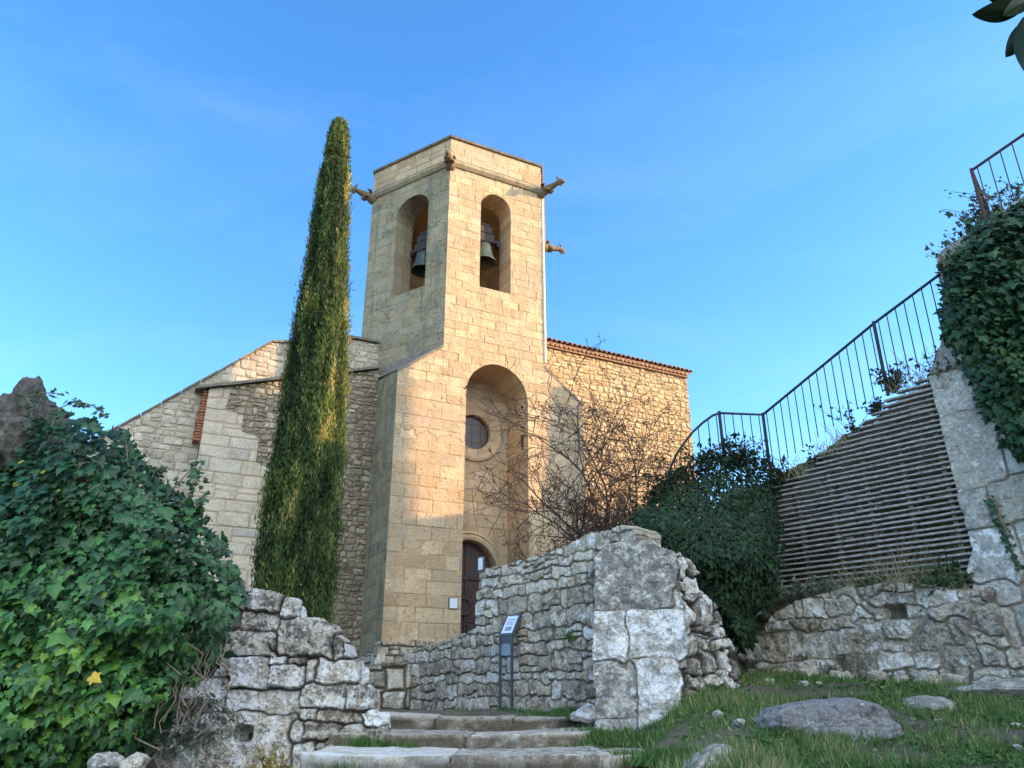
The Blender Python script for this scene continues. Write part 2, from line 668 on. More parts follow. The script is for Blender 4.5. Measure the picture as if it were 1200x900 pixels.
def plain_mat(name, colr, rough=0.6, metal=0.0, vary=0.3, nscale=12, col2=None, bump=0.15):
    m, nt, bs, out = new_mat(name)
    co = N(nt, "ShaderNodeTexCoord").outputs['Object']
    n = noise(nt, co, nscale, 6, 0.65)
    c2 = col2 if col2 else tuple(x * (1 - vary) for x in colr)
    c = ramp(nt, n, [(0.35, c2), (0.65, colr)])
    nt.links.new(c, bs.inputs['Base Color'])
    bs.inputs['Roughness'].default_value = rough
    bs.inputs['Metallic'].default_value = metal
    bp = N(nt, "ShaderNodeBump")
    bp.inputs['Strength'].default_value = bump
    bp.inputs['Distance'].default_value = 0.01
    nt.links.new(n, bp.inputs['Height'])
    nt.links.new(bp.outputs['Normal'], bs.inputs['Normal'])
    return m


M = {}
M['ashlar'] = stone_mat('pale_ashlar_stone', [(0.335, 0.25, 0.155), (0.4, 0.3, 0.19), (0.475, 0.37, 0.245), (0.31, 0.255, 0.18)], (0.24, 0.18, 0.11), dark=0.26, ochre=0.3, vary=0.34, bump=0.45, darkcol=(0.22, 0.185, 0.13), patch=(0.34, 0.29, 0.215), streak=0.55)
M['ashlar_shaded'] = stone_mat('shade_toned_ashlar_stone', [(0.21, 0.19, 0.13), (0.27, 0.245, 0.17), (0.26, 0.24, 0.18), (0.2, 0.195, 0.15)], (0.2, 0.17, 0.12), dark=0.5, ochre=0.6, vary=0.4, bump=0.5, darkcol=(0.1, 0.1, 0.082), streak=0.6)  # darker copy of ashlar: left-face shade put into its colour, plus rain stains
M['rubble_warm'] = stone_mat('warm_nave_rubble', [(0.38, 0.28, 0.165), (0.45, 0.34, 0.21), (0.50, 0.40, 0.26), (0.34, 0.27, 0.18)], (0.33, 0.25, 0.15), dark=0.25, ochre=0.4, vary=0.45, bump=0.8, darkcol=(0.20, 0.16, 0.10))
M['rubble_dark'] = stone_mat('dark_rubble_stone', [(0.2, 0.175, 0.14), (0.27, 0.235, 0.18), (0.42, 0.37, 0.29), (0.23, 0.215, 0.185)], (0.2, 0.16, 0.105), dark=0.5, ochre=0.35, vary=0.4, bump=0.7, darkcol=(0.11, 0.1, 0.08), streak=0.5)
M['rubble_grey'] = stone_mat('grey_gable_stone', [(0.31, 0.29, 0.24), (0.4, 0.37, 0.31), (0.48, 0.44, 0.37), (0.28, 0.26, 0.23)], (0.3, 0.26, 0.19), dark=0.45, ochre=0.25, vary=0.4, bump=0.7, darkcol=(0.13, 0.12, 0.1), streak=0.5)
M['chapel_pale'] = stone_mat('chapel_block_stone', [(0.4, 0.355, 0.28), (0.47, 0.42, 0.335), (0.44, 0.41, 0.35), (0.35, 0.34, 0.31)], (0.32, 0.26, 0.18), dark=0.3, ochre=0.3, vary=0.35, bump=0.45, darkcol=(0.26, 0.23, 0.18), streak=0.4)
M['drystone'] = stone_mat('dry_rubble_stone', [(0.36, 0.33, 0.27), (0.48, 0.44, 0.36), (0.58, 0.53, 0.44), (0.42, 0.4, 0.36)], (0.13, 0.112, 0.085), white=0.35, dark=0.6, ochre=0.3, vary=0.45, bump=0.9, scale=1.1, darkcol=(0.13, 0.125, 0.105))
M['lichen'] = stone_mat('lichened_boulder_stone', [(0.42, 0.39, 0.34), (0.54, 0.51, 0.46), (0.6, 0.57, 0.51), (0.48, 0.42, 0.33)], (0.055, 0.047, 0.038), white=0.65, dark=0.75, ochre=0.3, vary=0.45, bump=1.0, scale=0.95, whitecol=(0.8, 0.82, 0.82), darkcol=(0.085, 0.08, 0.075))
M['block'] = stone_mat('pillar_block_stone', [(0.46, 0.46, 0.44), (0.56, 0.55, 0.53), (0.62, 0.61, 0.58), (0.47, 0.44, 0.38)], (0.22, 0.2, 0.165), white=0.6, dark=0.75, ochre=0.5, vary=0.45, bump=1.0, scale=1.0, whitecol=(0.8, 0.82, 0.83), darkcol=(0.16, 0.16, 0.15), streak=0.5)
M['masonry'] = stone_mat('grey_masonry_stone', [(0.3, 0.31, 0.3), (0.37, 0.375, 0.36), (0.42, 0.42, 0.4), (0.34, 0.325, 0.28)], (0.22, 0.19, 0.15), white=0.15, dark=0.55, ochre=0.3, vary=0.4, bump=0.8, scale=0.95, darkcol=(0.19, 0.19, 0.17))
M['lowwall'] = stone_mat('brown_bank_stone', [(0.32, 0.3, 0.26), (0.4, 0.375, 0.32), (0.5, 0.47, 0.4), (0.36, 0.345, 0.31)], (0.26, 0.235, 0.185), white=0.45, dark=0.6, ochre=0.35, vary=0.45, bump=1.0, scale=1.0, darkcol=(0.1, 0.09, 0.075))
M['step'] = stone_mat('worn_step_stone', [(0.4, 0.36, 0.3), (0.5, 0.46, 0.4), (0.58, 0.54, 0.48), (0.44, 0.41, 0.37)], (0.085, 0.07, 0.05), white=0.35, dark=0.5, vary=0.45, bump=0.8, scale=1.2, darkcol=(0.15, 0.135, 0.11))
M['brick'] = plain_mat('old_red_brick', (0.30, 0.12, 0.06), 0.9, 0, 0.5, 18)
M['tile'] = plain_mat('terracotta_tile', (0.31, 0.18, 0.11), 0.85, 0, 0.55, 9, bump=0.3)
M['slab'] = plain_mat('dark_roof_slab', (0.20, 0.18, 0.15), 0.9, 0, 0.5, 9, bump=0.4)
M['coping'] = plain_mat('weathered_coping', (0.20, 0.175, 0.13), 0.95, 0, 0.6, 7, bump=0.5)
M['gargoyle'] = stone_mat('carved_gargoyle_stone', [(0.15, 0.12, 0.08), (0.15, 0.12, 0.08), (0.15, 0.12, 0.08), (0.15, 0.12, 0.08)], (0.2, 0.17, 0.12), dark=0.6, ochre=0.5, vary=0.5, bump=0.6, scale=2.0)
M['door'] = plain_mat('dark_red_door_wood', (0.045, 0.024, 0.022), 0.6, 0, 0.45, 20)
M['pane'] = plain_mat('dark_leaded_pane', (0.045, 0.025, 0.018), 0.35, 0, 0.4, 8)
M['iron'] = plain_mat('dark_iron', (0.022, 0.026, 0.034), 0.55, 0.4, 0.4, 20)
M['iron_rust'] = plain_mat('rusty_iron', (0.085, 0.04, 0.035), 0.75, 0.2, 0.5, 16)
M['bronze'] = plain_mat('green_bronze', (0.075, 0.105, 0.085), 0.45, 0.5, 0.4, 10)
M['wood'] = plain_mat('grey_weathered_wood', (0.39, 0.37, 0.345), 0.9, 0, 0.55, 14, bump=0.5)
M['yoke'] = plain_mat('dark_yoke_timber', (0.035, 0.028, 0.026), 0.8, 0, 0.4, 14)
M['steel'] = plain_mat('grey_painted_steel', (0.10, 0.11, 0.125), 0.5, 0.4, 0.25, 18)
M['sheet'] = plain_mat('pale_printed_sheet', (0.62, 0.72, 0.82), 0.35, 0, 0.12, 5, bump=0)
M['ink'] = plain_mat('blue_grey_print', (0.20, 0.28, 0.38), 0.4, 0, 0.2, 5, bump=0)
M['plaque'] = plain_mat('pale_plaque', (0.58, 0.64, 0.70), 0.4, 0, 0.1, 5, bump=0)
M['cable'] = plain_mat('pale_lead_pipe', (0.62, 0.55, 0.42), 0.6, 0, 0.2, 5)
M['bark'] = plain_mat('grey_brown_bark', (0.12, 0.09, 0.07), 0.95, 0, 0.5, 22, bump=0.5)
M['twig'] = plain_mat('dark_twig', (0.085, 0.05, 0.038), 0.9, 0, 0.4, 20)
M['vine'] = plain_mat('tan_vine_stem', (0.22, 0.17, 0.12), 0.9, 0, 0.4, 20)
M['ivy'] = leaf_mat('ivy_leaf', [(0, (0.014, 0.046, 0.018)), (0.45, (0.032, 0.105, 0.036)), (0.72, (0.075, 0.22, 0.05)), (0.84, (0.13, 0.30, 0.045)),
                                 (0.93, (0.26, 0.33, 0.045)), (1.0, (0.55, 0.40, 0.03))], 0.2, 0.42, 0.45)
M['ivy_dark'] = leaf_mat('wall_ivy_leaf', [(0, (0.016, 0.045, 0.020)), (0.5, (0.028, 0.080, 0.030)), (0.9, (0.055, 0.13, 0.04)),
                                           (1, (0.11, 0.17, 0.04))], 0.2, 0.5, 0.35)
M['bush'] = leaf_mat('dark_bush_leaf', [(0, (0.010, 0.024, 0.012)), (0.6, (0.018, 0.045, 0.018)), (1, (0.04, 0.08, 0.03))], 0.12, 0.6, 0.2)
M['cypress'] = leaf_mat('cypress_spray', [(0, (0.022, 0.042, 0.016)), (0.5, (0.055, 0.090, 0.026)), (0.95, (0.125, 0.175, 0.042)),
                                          (1, (0.34, 0.25, 0.09))], 0.15, 0.7, 0.15)
M['grass'] = leaf_mat('grass_blade', [(0, (0.040, 0.095, 0.028)), (0.4, (0.085, 0.185, 0.05)), (0.72, (0.17, 0.27, 0.085)), (0.86, (0.27, 0.29, 0.13)),
                                      (1, (0.40, 0.34, 0.20))], 0.3, 0.6, 0.2)
M['sage'] = leaf_mat('grey_green_leaf', [(0, (0.07, 0.11, 0.085)), (0.6, (0.14, 0.19, 0.15)), (1, (0.24, 0.24, 0.18))], 0.2, 0.7, 0.15)
M['straw'] = leaf_mat('dry_straw', [(0, (0.20, 0.16, 0.09)), (0.6, (0.30, 0.25, 0.15)), (1, (0.36, 0.32, 0.21))], 0.2, 0.8, 0.1)
M['yellowing'] = leaf_mat('yellowing_leaf', [(0, (0.16, 0.17, 0.03)), (0.6, (0.34, 0.28, 0.05)), (1, (0.42, 0.28, 0.12))], 0.3, 0.6, 0.2)
M['overleaf'] = leaf_mat('glossy_dark_leaf', [(0, (0.012, 0.026, 0.012)), (1, (0.02, 0.04, 0.018))], 0.06, 0.5, 0.25)


def ground_mat():
    m, nt, bs, out = new_mat('earth_and_turf')
    co = N(nt, "ShaderNodeTexCoord").outputs['Object']
    n1 = noise(nt, co, 1.3, 7, 0.65, 0.4)
    n2 = noise(nt, co, 34, 8, 0.78)
    soil = ramp(nt, n2, [(0.36, (0.09, 0.075, 0.055)), (0.5, (0.20, 0.17, 0.125)), (0.64, (0.36, 0.32, 0.26))])
    turf = ramp(nt, n2, [(0.36, (0.03, 0.05, 0.018)), (0.52, (0.085, 0.12, 0.042)), (0.66, (0.20, 0.18, 0.11))])
    c = mixc(nt, ramp(nt, n1, [(0.46, (0, 0, 0)), (0.60, (1, 1, 1))]), soil, turf)
    nt.links.new(c, bs.inputs['Base Color'])
    bs.inputs['Roughness'].default_value = 0.97
    bp = N(nt, "ShaderNodeBump")
    bp.inputs['Strength'].default_value = 1.0
    bp.inputs['Distance'].default_value = 0.06
    nt.links.new(n2, bp.inputs['Height'])
    nt.links.new(bp.outputs['Normal'], bs.inputs['Normal'])
    return m


M['ground'] = ground_mat()

# ------------------------------------------------------------------ the main planes of the place
C0 = np.array([-2.0646, 21.0, 0.0])                 # front corner of the hexagonal tower
FA = Frame(C0, (math.sin(R(63)), math.cos(R(63)), 0))   # church front; a along the front, b = height
W = 3.47
A_ROCK = np.array([1.06, 10.3, 0.0])
B_ROCK = np.array([-1.93, 14.0, 0.0])
FR = Frame(B_ROCK, A_ROCK - B_ROCK)                  # rubble wall beside the landing
PR = np.array([5.9, 10.0, 0.0])
FRW = Frame(PR, (0.66, -0.75, 0))                    # retaining wall on the right


def lerp_tab(x, xs, ys):
    return np.interp(x, xs, ys)


# ------------------------------------------------------------------ terrain
def terrain_z(X, Y):
    X = np.asarray(X, float)
    Y = np.asarray(Y, float)
    low = lerp_tab(Y, [-400, -20, 0, 6.2, 7, 8.2, 9.5, 11, 14, 400], [-40, -0.4, 0, 0.93, 1.0, 1.12, 1.28, 1.45, 1.45, 1.6])
    bank = lerp_tab(Y, [-400, -20, 0, 5.5, 6.4, 9.6, 11, 12.5, 14], [-40, -0.4, 0, 0.85, 1.08, 1.72, 1.82, 1.95, 2.0])
    z = low + (bank - low) * sstep(1.0, 2.0, X)
    z = z - 0.30 * sstep(-1.2, -1.7, X) * sstep(4.5, 6.0, Y) * sstep(8.7, 8.3, Y)
    # ground round the church and behind the left walls
    church = lerp_tab(Y, [13, 14.3, 17, 21, 40, 120, 400], [1.5, 1.8, 2.0, 2.3, 3.2, 3.0, -20])
    z = np.where(Y > 13.9, z + (church - z) * sstep(13.75, 14.1, Y), z)
    left = lerp_tab(Y, [6.5, 7.2, 8.4, 10, 14], [1.0, 1.2, 2.0, 2.2, 2.3])
    lm = sstep(0.05, -0.3, X + 0.215 * Y) * sstep(8.3, 8.9, Y) * sstep(14.2, 13.6, Y)
    z = z + (left - z) * lm
    lm2 = sstep(-3.2, -4.2, X) * sstep(7.0, 7.8, Y) * sstep(24, 12, Y)
    z = z + (np.maximum(left + 0.6, z) - z) * lm2
    # embankment behind rubble wall, pillar and retaining wall
    dR = (X - B_ROCK[0]) * (-FR.N[0]) + (Y - B_ROCK[1]) * (-FR.N[1])      # behind the rubble wall
    dW = (X - PR[0]) * (-FRW.N[0]) + (Y - PR[1]) * (-FRW.N[1])            # behind the retaining wall
    sW = (X - PR[0]) * FRW.A[0] + (Y - PR[1]) * FRW.A[1]
    emb = lerp_tab(X, [-3, -0.8, -0.2, 1, 2.2, 3.2, 3.9], [2.2, 2.25, 2.75, 3.05, 3.25, 3.8, 4.7])
    terrace = lerp_tab(sW, [-9, -5, -2.7, -0.6, 0.2, 0.5, 6], [4.0, 4.6, 4.98, 5.7, 6.0, 7.55, 8.6])
    ed = 0.0
    pl = np.maximum(dR - 0.28, -9)
    behind = sstep(0.0, 0.25, pl) * sstep(9.4, 9.8, Y + np.maximum(0, X - 2.2) * 0.0)
    toe = sstep(-3.55, -3.25, sW)                                        # slatted wall starts
    dW2 = np.where(toe > 0, dW, dW)
    up_ret = sstep(0.12, 0.3, dW2)
    up_emb = behind * sstep(2.75, 2.35, X + (Y - 10.6) * -0.55)
    z = np.where(Y > 9.0, z + (np.maximum(emb, z) - z) * np.clip(up_emb, 0, 1) * sstep(26, 19, Y), z)
    ledge = sstep(-0.30, -0.12, dW) * sstep(-3.6, -3.2, sW) * sstep(0.05, -0.1, sW)
    z = z + (np.maximum(3.0, z) - z) * ledge
    z = z + (np.maximum(terrace, z) - z) * up_ret * sstep(-5.6, -3.7, sW) * sstep(30, 17, Y) * sstep(-1.5, 3.0, Y)
    # unseen hillside on the right; crag and spike added to throw shadows on the church
    shade_ridge = lerp_tab(Y, [-60, -8, 0, 5, 17.0, 17.7, 18.0, 20.27, 20.42, 22.35, 22.5, 23.4, 23.55, 28, 40, 90],
                     [2, 8, 12, 12.6, 12.4, 13.5, 18.2, 18.3, 11.7, 11.4, 15.3, 15.3, 11.4, 11.3, 8, 2])
    hill = lerp_tab(X, [8, 11, 14, 16.6, 17.6, 21, 40, 80, 400], [0.40, 0.55, 0.74, 0.86, 1.0, 1.0, 0.95, 0.6, 0.2])
    hz = shade_ridge * hill + 0.25 * fbm(X * 0.5, Y * 0.5, 0.5, 3, 5) * (X > 9)
    hz = np.where(X < 17, np.minimum(hz, lerp_tab(X, [8, 11, 14, 16.6, 17.0], [5.0, 6.9, 9.0, 10.4, 18])), hz)
    z = np.where(X > 8, np.maximum(z, z + (hz - z) * sstep(8, 9.5, X)), z)
    far = np.hypot(X, Y)
    z = z + 0.05 * fbm(X * 1.3, Y * 1.3, 2.0, 4, 11) + 0.02 * fbm(X * 6, Y * 6, 2.0, 3, 12) * (far < 40)
    z = np.where(Y < -1, z * 1.0, z)
    return z


def axis_grid(fine0, fine1, step, out):
    a = list(np.arange(fine0, fine1 + 1e-6, step))
    s, x = step, fine1
    while x < out:
        s *= 1.18
        x += s
        a.append(x)
    s, x = step, fine0
    while x > -out:
        s *= 1.18
        x -= s
        a.insert(0, x)
    return np.array(a)


gx = axis_grid(-8, 25, 0.13, 500)
gy = axis_grid(3, 30, 0.13, 500)
GX, GY = np.meshgrid(gx, gy, indexing='ij')
GZ = terrain_z(GX, GY)
mbg = MB()
nx_, ny_ = len(gx), len(gy)
ii, jj = np.meshgrid(np.arange(nx_ - 1), np.arange(ny_ - 1), indexing='ij')
k0 = (ii * ny_ + jj).ravel()
mbg.add(np.stack([GX.ravel(), GY.ravel(), GZ.ravel()], 1),
        [tuple(q) for q in np.stack([k0, k0 + ny_, k0 + ny_ + 1, k0 + 1], 1).tolist()])
g = mbg.build('ground', M['ground'], smooth=True)
tag(g, kind='structure')


# ================================================================== CHURCH
def offs(F, r):
    return F.back(r)


rng = random.Random(4)
church = thing('church', 'old limestone church with hexagonal bell tower rising above the terrace walls', 'church', (C0[0], C0[1], 2.6))
tower = MB()
SPR, TOPA, SILL = 16.95, 17.5, 13.8
z_slope0, z_slope1 = 11.5, 10.42
sL, sR = -1.38, W + 1.40
front_poly = [(sL, 2.2), (sR, 2.2), (sR, z_slope1), (W, z_slope0), (W, 18.3), (0, 18.3), (0, z_slope0), (sL, z_slope1)]
niche = arch(0.78, 2.87, 2.0, 10.12, 11.2)
belf = arch(1.15, 2.27, SILL, SPR, TOPA)
ash = rows(sL - 1, sR + 1, 2.0, 8.5, (0.30, 0.42), (0.35, 0.85), rng) + rows(sL - 1, sR + 1, 8.5, 18.6, (0.24, 0.32), (0.30, 0.70), rng)
ASH = dict(res=0.03, joint=0.002, soft=0.014, relief=0.008, var=0.004, rough=0.010, rough_f=5, warp=0.015, round_=0.03, fade=0.025)
panel(tower, FA, front_poly, ash, holes=[niche, belf], hole_depth=[1.45, 0.85], extrude=False, seed=3, pit=0.012, **ASH)
hexd = []
ang = 63
Ps = [C0.copy()]
for k in range(6):
    dk = np.array([math.sin(R(ang - 60 * k)), math.cos(R(ang - 60 * k)), 0])
    hexd.append(dk)
    Ps.append(Ps[-1] + dk * W)
# right side face and the hidden back faces
for k in (1, 2, 3, 4):
    Fk = Frame(Ps[k], hexd[k])
    holes = [arch(1.17, 2.30, SILL, SPR, TOPA)] if k == 1 else []
    st = rows(-0.5, W + 0.5, 9.5, 18.6, (0.26, 0.36), (0.35, 0.85), rng)
    panel(tower, Fk, [(0, 9.6), (W, 9.6), (W, 18.3), (0, 18.3)], st, holes=holes, hole_depth=[0.85], extrude=False, seed=20 + k,
          **dict(ASH, res=0.07))
tower.build('tower_wall', M['ashlar'], church)
# left face: weathered stone, its shade put into the darker grey
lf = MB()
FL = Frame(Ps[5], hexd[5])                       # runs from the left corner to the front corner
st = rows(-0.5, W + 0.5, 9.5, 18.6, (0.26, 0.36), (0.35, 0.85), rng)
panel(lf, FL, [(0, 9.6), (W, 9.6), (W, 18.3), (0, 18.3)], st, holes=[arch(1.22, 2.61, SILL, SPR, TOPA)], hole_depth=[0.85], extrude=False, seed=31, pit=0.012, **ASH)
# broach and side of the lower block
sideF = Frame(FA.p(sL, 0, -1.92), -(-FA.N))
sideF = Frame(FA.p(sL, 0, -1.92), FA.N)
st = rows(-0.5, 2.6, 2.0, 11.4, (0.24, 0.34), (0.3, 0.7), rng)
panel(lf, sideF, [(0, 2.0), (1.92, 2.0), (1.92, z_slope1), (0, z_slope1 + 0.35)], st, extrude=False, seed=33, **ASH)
lo = lf.build('shade_toned_tower_face', M['ashlar_shaded'], church)
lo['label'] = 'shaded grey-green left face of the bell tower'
# sloped weathering on both shoulders of the lower block
wb = MB()
for sgn in (0, 1):
    wb = MB()
    if sgn == 0:
        a_, c_ = sL, 0.0
    else:
        a_, c_ = sR, W
    P = [FA.p(c_, z_slope0, 0.015), FA.p(a_ - (0.03 if sgn == 0 else -0.03), z_slope1 - 0.02, 0.015),
         FA.p(a_ - (0.03 if sgn == 0 else -0.03), z_slope1 + 0.42, -1.95), FA.p(c_ + (-1.45 if sgn == 0 else 1.45), z_slope0 - 0.05, -2.6),
         FA.p(c_, z_slope0 - 0.09, 0.015), FA.p(a_, z_slope1 - 0.10, 0.0)]
    wb.add(P, [(0, 1, 2, 3), (0, 4, 5, 1)])
    wb.build('weathering_slope', M['slab'], church)
# interior of the belfry
inn = MB()
for k in range(6):
    Fk = Frame(Ps[k], hexd[k]).back(0.85)
    sh = 0.85 / math.tan(R(60))
    hl = {0: [belf], 1: [arch(1.17, 2.30, SILL, SPR, TOPA)], 5: [arch(1.22, 2.61, SILL, SPR, TOPA)]}.get(k, [])
    pts = [(sh, SILL - 0.05), (W - sh, SILL - 0.05), (W - sh, 18.2), (sh, 18.2)]
    panel(inn, Fk, pts, rows(0, W, SILL - 0.3, 18.5, (0.26, 0.36), (0.4, 0.8), rng), holes=hl, hole_depth=[0.001], res=0.07,
          extrude=False, seed=40 + k, relief=0.01, rough=0.006)
ctr = sum(Ps[:6]) / 6
for zc, up in ((SILL - 0.04, 1), (18.15, -1)):
    V = [np.array([p[0], p[1], zc]) for p in Ps[:6]]
    inn.add(V, [tuple(range(6)) if up > 0 else tuple(range(5, -1, -1))])
inn.build('belfry_interior', M['ashlar'], church)
# string course, parapet, coping
sc_, pp, cp = MB(), MB(), MB()


def hexring(mb, off0, z0, off1, z1, seedc=0, close=False):
    """one sloping band round the hexagon from (offset, z) to (offset, z)"""
    V = []
    sides = 40
    for o_, z_ in ((off0, z0), (off1, z1)):
        s = (W + 2 * o_ / math.sqrt(3) * 1.0)
        for k in range(6):
            c = ctr[:2]
            v = Ps[k][:2] - c
            v = v * ((W + o_ * 2 / math.sqrt(3)) / W)
            V.append((c[0] + v[0], c[1] + v[1], z_))
    f = [(k, (k + 1) % 6, 6 + (k + 1) % 6, 6 + k) for k in range(6)]
    f = [tuple(reversed(x)) for x in f]
    mb.add(V, f)


for prof in [[(-0.02, 18.08), (0.05, 18.10)], [(0.05, 18.10), (0.12, 18.20)], [(0.12, 18.20), (0.12, 18.27)], [(0.12, 18.27), (0.02, 18.40)], [(0.02, 18.42), (-0.1, 18.44)]]:
    hexring(sc_, *prof[0], *prof[1])
sc_.build('string_course', M['ashlar_shaded'], church)
for k in (0, 1, 2, 3, 4, 5):
    Fk = Frame(Ps[k], hexd[k])
    st = rows(-0.5, W + 0.5, 18.38, 19.4, (0.24, 0.33), (0.35, 0.8), rng)
    panel(pp, Fk, [(0, 18.35), (W, 18.35), (W, 19.25), (0, 19.25)], st, extrude=False, seed=60 + k, **dict(ASH, pit=0.012, res=0.035 if k in (0, 5) else 0.1))
pp.build('parapet', M['ashlar'], church)
for prof in [[(-0.05, 19.25), (0.06, 19.26)], [(0.06, 19.26), (0.08, 19.33)], [(0.08, 19.33), (-0.3, 19.40)], [(-0.3, 19.42), (-3, 19.5)]]:
    hexring(cp, *prof[0], *prof[1])
cp.build('coping', M['coping'], church)


# gargoyles at the corners
def gargoyle(P, d, L=0.95, rise=0.1):
    mb = MB()
    d = unit(d)
    up = np.array([0, 0, 1.0])
    sd = np.cross(d, up)
    P = np.array(P, float)
    line = [P - d * 0.25 - up * 0.22, P + d * 0.05 * L - up * 0.12, P + d * 0.30 * L, P + d * 0.55 * L + up * (rise * 0.7), P + d * 0.74 * L + up * (rise + 0.04),
            P + d * 0.86 * L + up * (rise + 0.06), P + d * 1.0 * L + up * (rise - 0.02), P + d * 1.07 * L + up * (rise - 0.07)]
    mb.tube(line, [0.16, 0.17, 0.135, 0.11, 0.085, 0.115, 0.075, 0.035], 10)
    hd = P + d * 0.84 * L + up * (rise + 0.13)
    for sg in (-1, 1):
        mb.tube([hd + sd * 0.06 * sg, hd + sd * 0.09 * sg + up * 0.06 - d * 0.03, hd + sd * 0.10 * sg + up * 0.13 - d * 0.09], [0.035, 0.03, 0.008], 6)   # ears
        mb.tube([P + d * 0.22 * L + sd * 0.10 * sg - up * 0.04, P + d * 0.36 * L + sd * 0.14 * sg - up * 0.12, P + d * 0.5 * L + sd * 0.10 * sg - up * 0.11], [0.07, 0.055, 0.03], 6)  # forelegs
        mb.tube([P + d * 0.10 * L + sd * 0.08 * sg + up * 0.08, P + d * 0.30 * L + sd * 0.15 * sg + up * 0.17, P + d * 0.12 * L + sd * 0.17 * sg + up * 0.12], [0.05, 0.03, 0.05], 6)   # folded wings
    mb.tube([P + d * 0.84 * L + up * (rise - 0.06), P + d * 0.96 * L + up * (rise - 0.13)], [0.05, 0.03], 6)      # lower jaw
    mb.build('gargoyle', M['gargoyle'], church, smooth=True)


nF = [Frame(Ps[k], hexd[k]).N for k in range(6)]
gz = 18.22
gargoyle([*Ps[0][:2], gz], nF[0] + nF[5], 0.6, -0.06)
gargoyle([*Ps[1][:2], gz], nF[0] * 1.4 + nF[1], 0.95, 0.0)
gargoyle([*Ps[5][:2], gz], nF[5] + nF[4], 0.8, 0.05)
gargoyle([*Ps[2][:2], gz], nF[1] + nF[2], 0.95, -0.02)
# buttress strip seen past the right edge and pale pipe down the corner
pb = MB()
pb.tube([FA.p(W + 0.05, 18.0, -0.02), FA.p(W + 0.05, 14, 0.0), FA.p(W + 0.05, 11.6, 0.0)], 0.045, 8)
pb.build('downpipe', M['cable'], church)

# niche back wall with oculus and door
nf = FA.back(1.42)
nb_ = MB()
ocu = circ(1.70, 9.42, 0.57)
doorh = arch(0.72, 2.52, 2.0, 4.95, 5.98)
panel(nb_, nf, [(0.70, 2.2), (2.95, 2.2), (2.95, 11.3), (0.70, 11.3)], rows(0, 3.2, 2, 11.5, (0.3, 0.4), (0.5, 0.9), rng), holes=[ocu, doorh],
      hole_depth=[0.3, 0.4], extrude=False, res=0.035, joint=0.004, relief=0.006, rough=0.008, seed=71, fade=0.03)
nb_.build('niche_wall', M['ashlar'], church)
om = MB()


def ring_mould(mb, F, ca, cb, prof, n=40, a0=0, a1=2 * math.pi, closed=True):
    V = []
    m = len(prof)
    cnt = n if closed else n + 1
    for i in range(cnt):
        q = a0 + (a1 - a0) * i / n
        for r, h in prof:
            V.append(F.p(ca + r * math.cos(q), cb + r * math.sin(q), h))
    f = []
    for i in range(n):
        i2 = (i + 1) % cnt
        for k in range(m - 1):
            f.append((i * m + k, i2 * m + k, i2 * m + k + 1, i * m + k + 1))
    mb.add(V, f)


ring_mould(om, nf, 1.70, 9.42, [(0.98, -0.01), (0.97, 0.07), (0.90, 0.09), (0.84, 0.05), (0.80, 0.02), (0.70, -0.05), (0.62, -0.10), (0.57, -0.2)])
om.build('oculus_moulding', M['ashlar'], church)
ow = MB()
ring_mould(ow, nf, 1.70, 9.42, [(0.585, -0.18), (0.585, -0.14), (0.54, -0.14), (0.54, -0.18)])
V = [nf.p(1.70, 9.42, -0.17)] + [nf.p(1.70 + 0.57 * math.cos(2 * math.pi * i / 40), 9.42 + 0.57 * math.sin(2 * math.pi * i / 40), -0.17) for i in range(40)]
oc = ow.build('oculus_window', M['yoke'], church)
pw = MB()
pw.add(V, [(0, i + 1, (i + 1) % 40 + 1) for i in range(40)])
for t in (-0.3, 0, 0.3):
    pw.boxf(nf, 1.70 + t - 0.008, 1.70 + t + 0.008, 9.42 - 0.45, 9.42 + 0.45, -0.168, -0.155)
    pw.boxf(nf, 1.70 - 0.45, 1.70 + 0.45, 9.42 + t - 0.008, 9.42 + t + 0.008, -0.1675, -0.157)
pw.build('pane', M['pane'], oc)
dr = MB()
da0, da1 = 0.72, 2.52
pts = arch(da0, da1, 2.4, 4.95, 5.98)
nD = len(pts)
V = [nf.p(a, b, -0.26) for a, b in pts] + [nf.p(a, b, -0.34) for a, b in pts]
dr.add(V, [tuple(range(nD)), tuple(range(2 * nD - 1, nD - 1, -1))] + [(i, (i + 1) % nD, nD + (i + 1) % nD, nD + i) for i in range(nD)])
for px0 in (0.82, 1.68):
    for b0, b1 in ((2.75, 3.55), (3.65, 4.65)):
        dr.boxf(nf, px0, px0 + 0.70, b0, b1, -0.262, -0.235, bev=0.012)
        dr.boxf(nf, px0 + 0.1, px0 + 0.60, b0 + 0.1, b1 - 0.1, -0.24, -0.215, bev=0.012)
dr.boxf(nf, 1.592, 1.648, 2.5, 5.96, -0.262, -0.22, bev=0.01)
dr.boxf(nf, da0, da1, 4.86, 4.97, -0.262, -0.215, bev=0.01)
door = dr.build('door', M['door'], church)
for k in range(2):
    pm = MB()
    ring_mould(pm, nf, 1.57, 4.0 + 0.1, [(0.28, -0.214), (0.26, -0.19), (0.2, -0.19), (0.18, -0.214)]) if k == 0 else pm.tube([nf.p(1.66, 3.65, -0.20), nf.p(1.66, 3.55, -0.17), nf.p(1.70, 3.5, -0.17)], 0.02, 6)
    pm.build('door_panel_ring' if k == 0 else 'handle', M['door'] if k == 0 else M['iron'], door)
dm = MB()
prof = [(0.85, -0.02), (0.87, 0.07), (0.95, 0.10), (1.02, 0.06), (1.06, 0.10), (1.12, 0.07), (1.13, -0.01)]
V = []
for r, h in prof:
    V.append(nf.p(1.57 + r, 2.5, h))
ring = []
n_ = 24
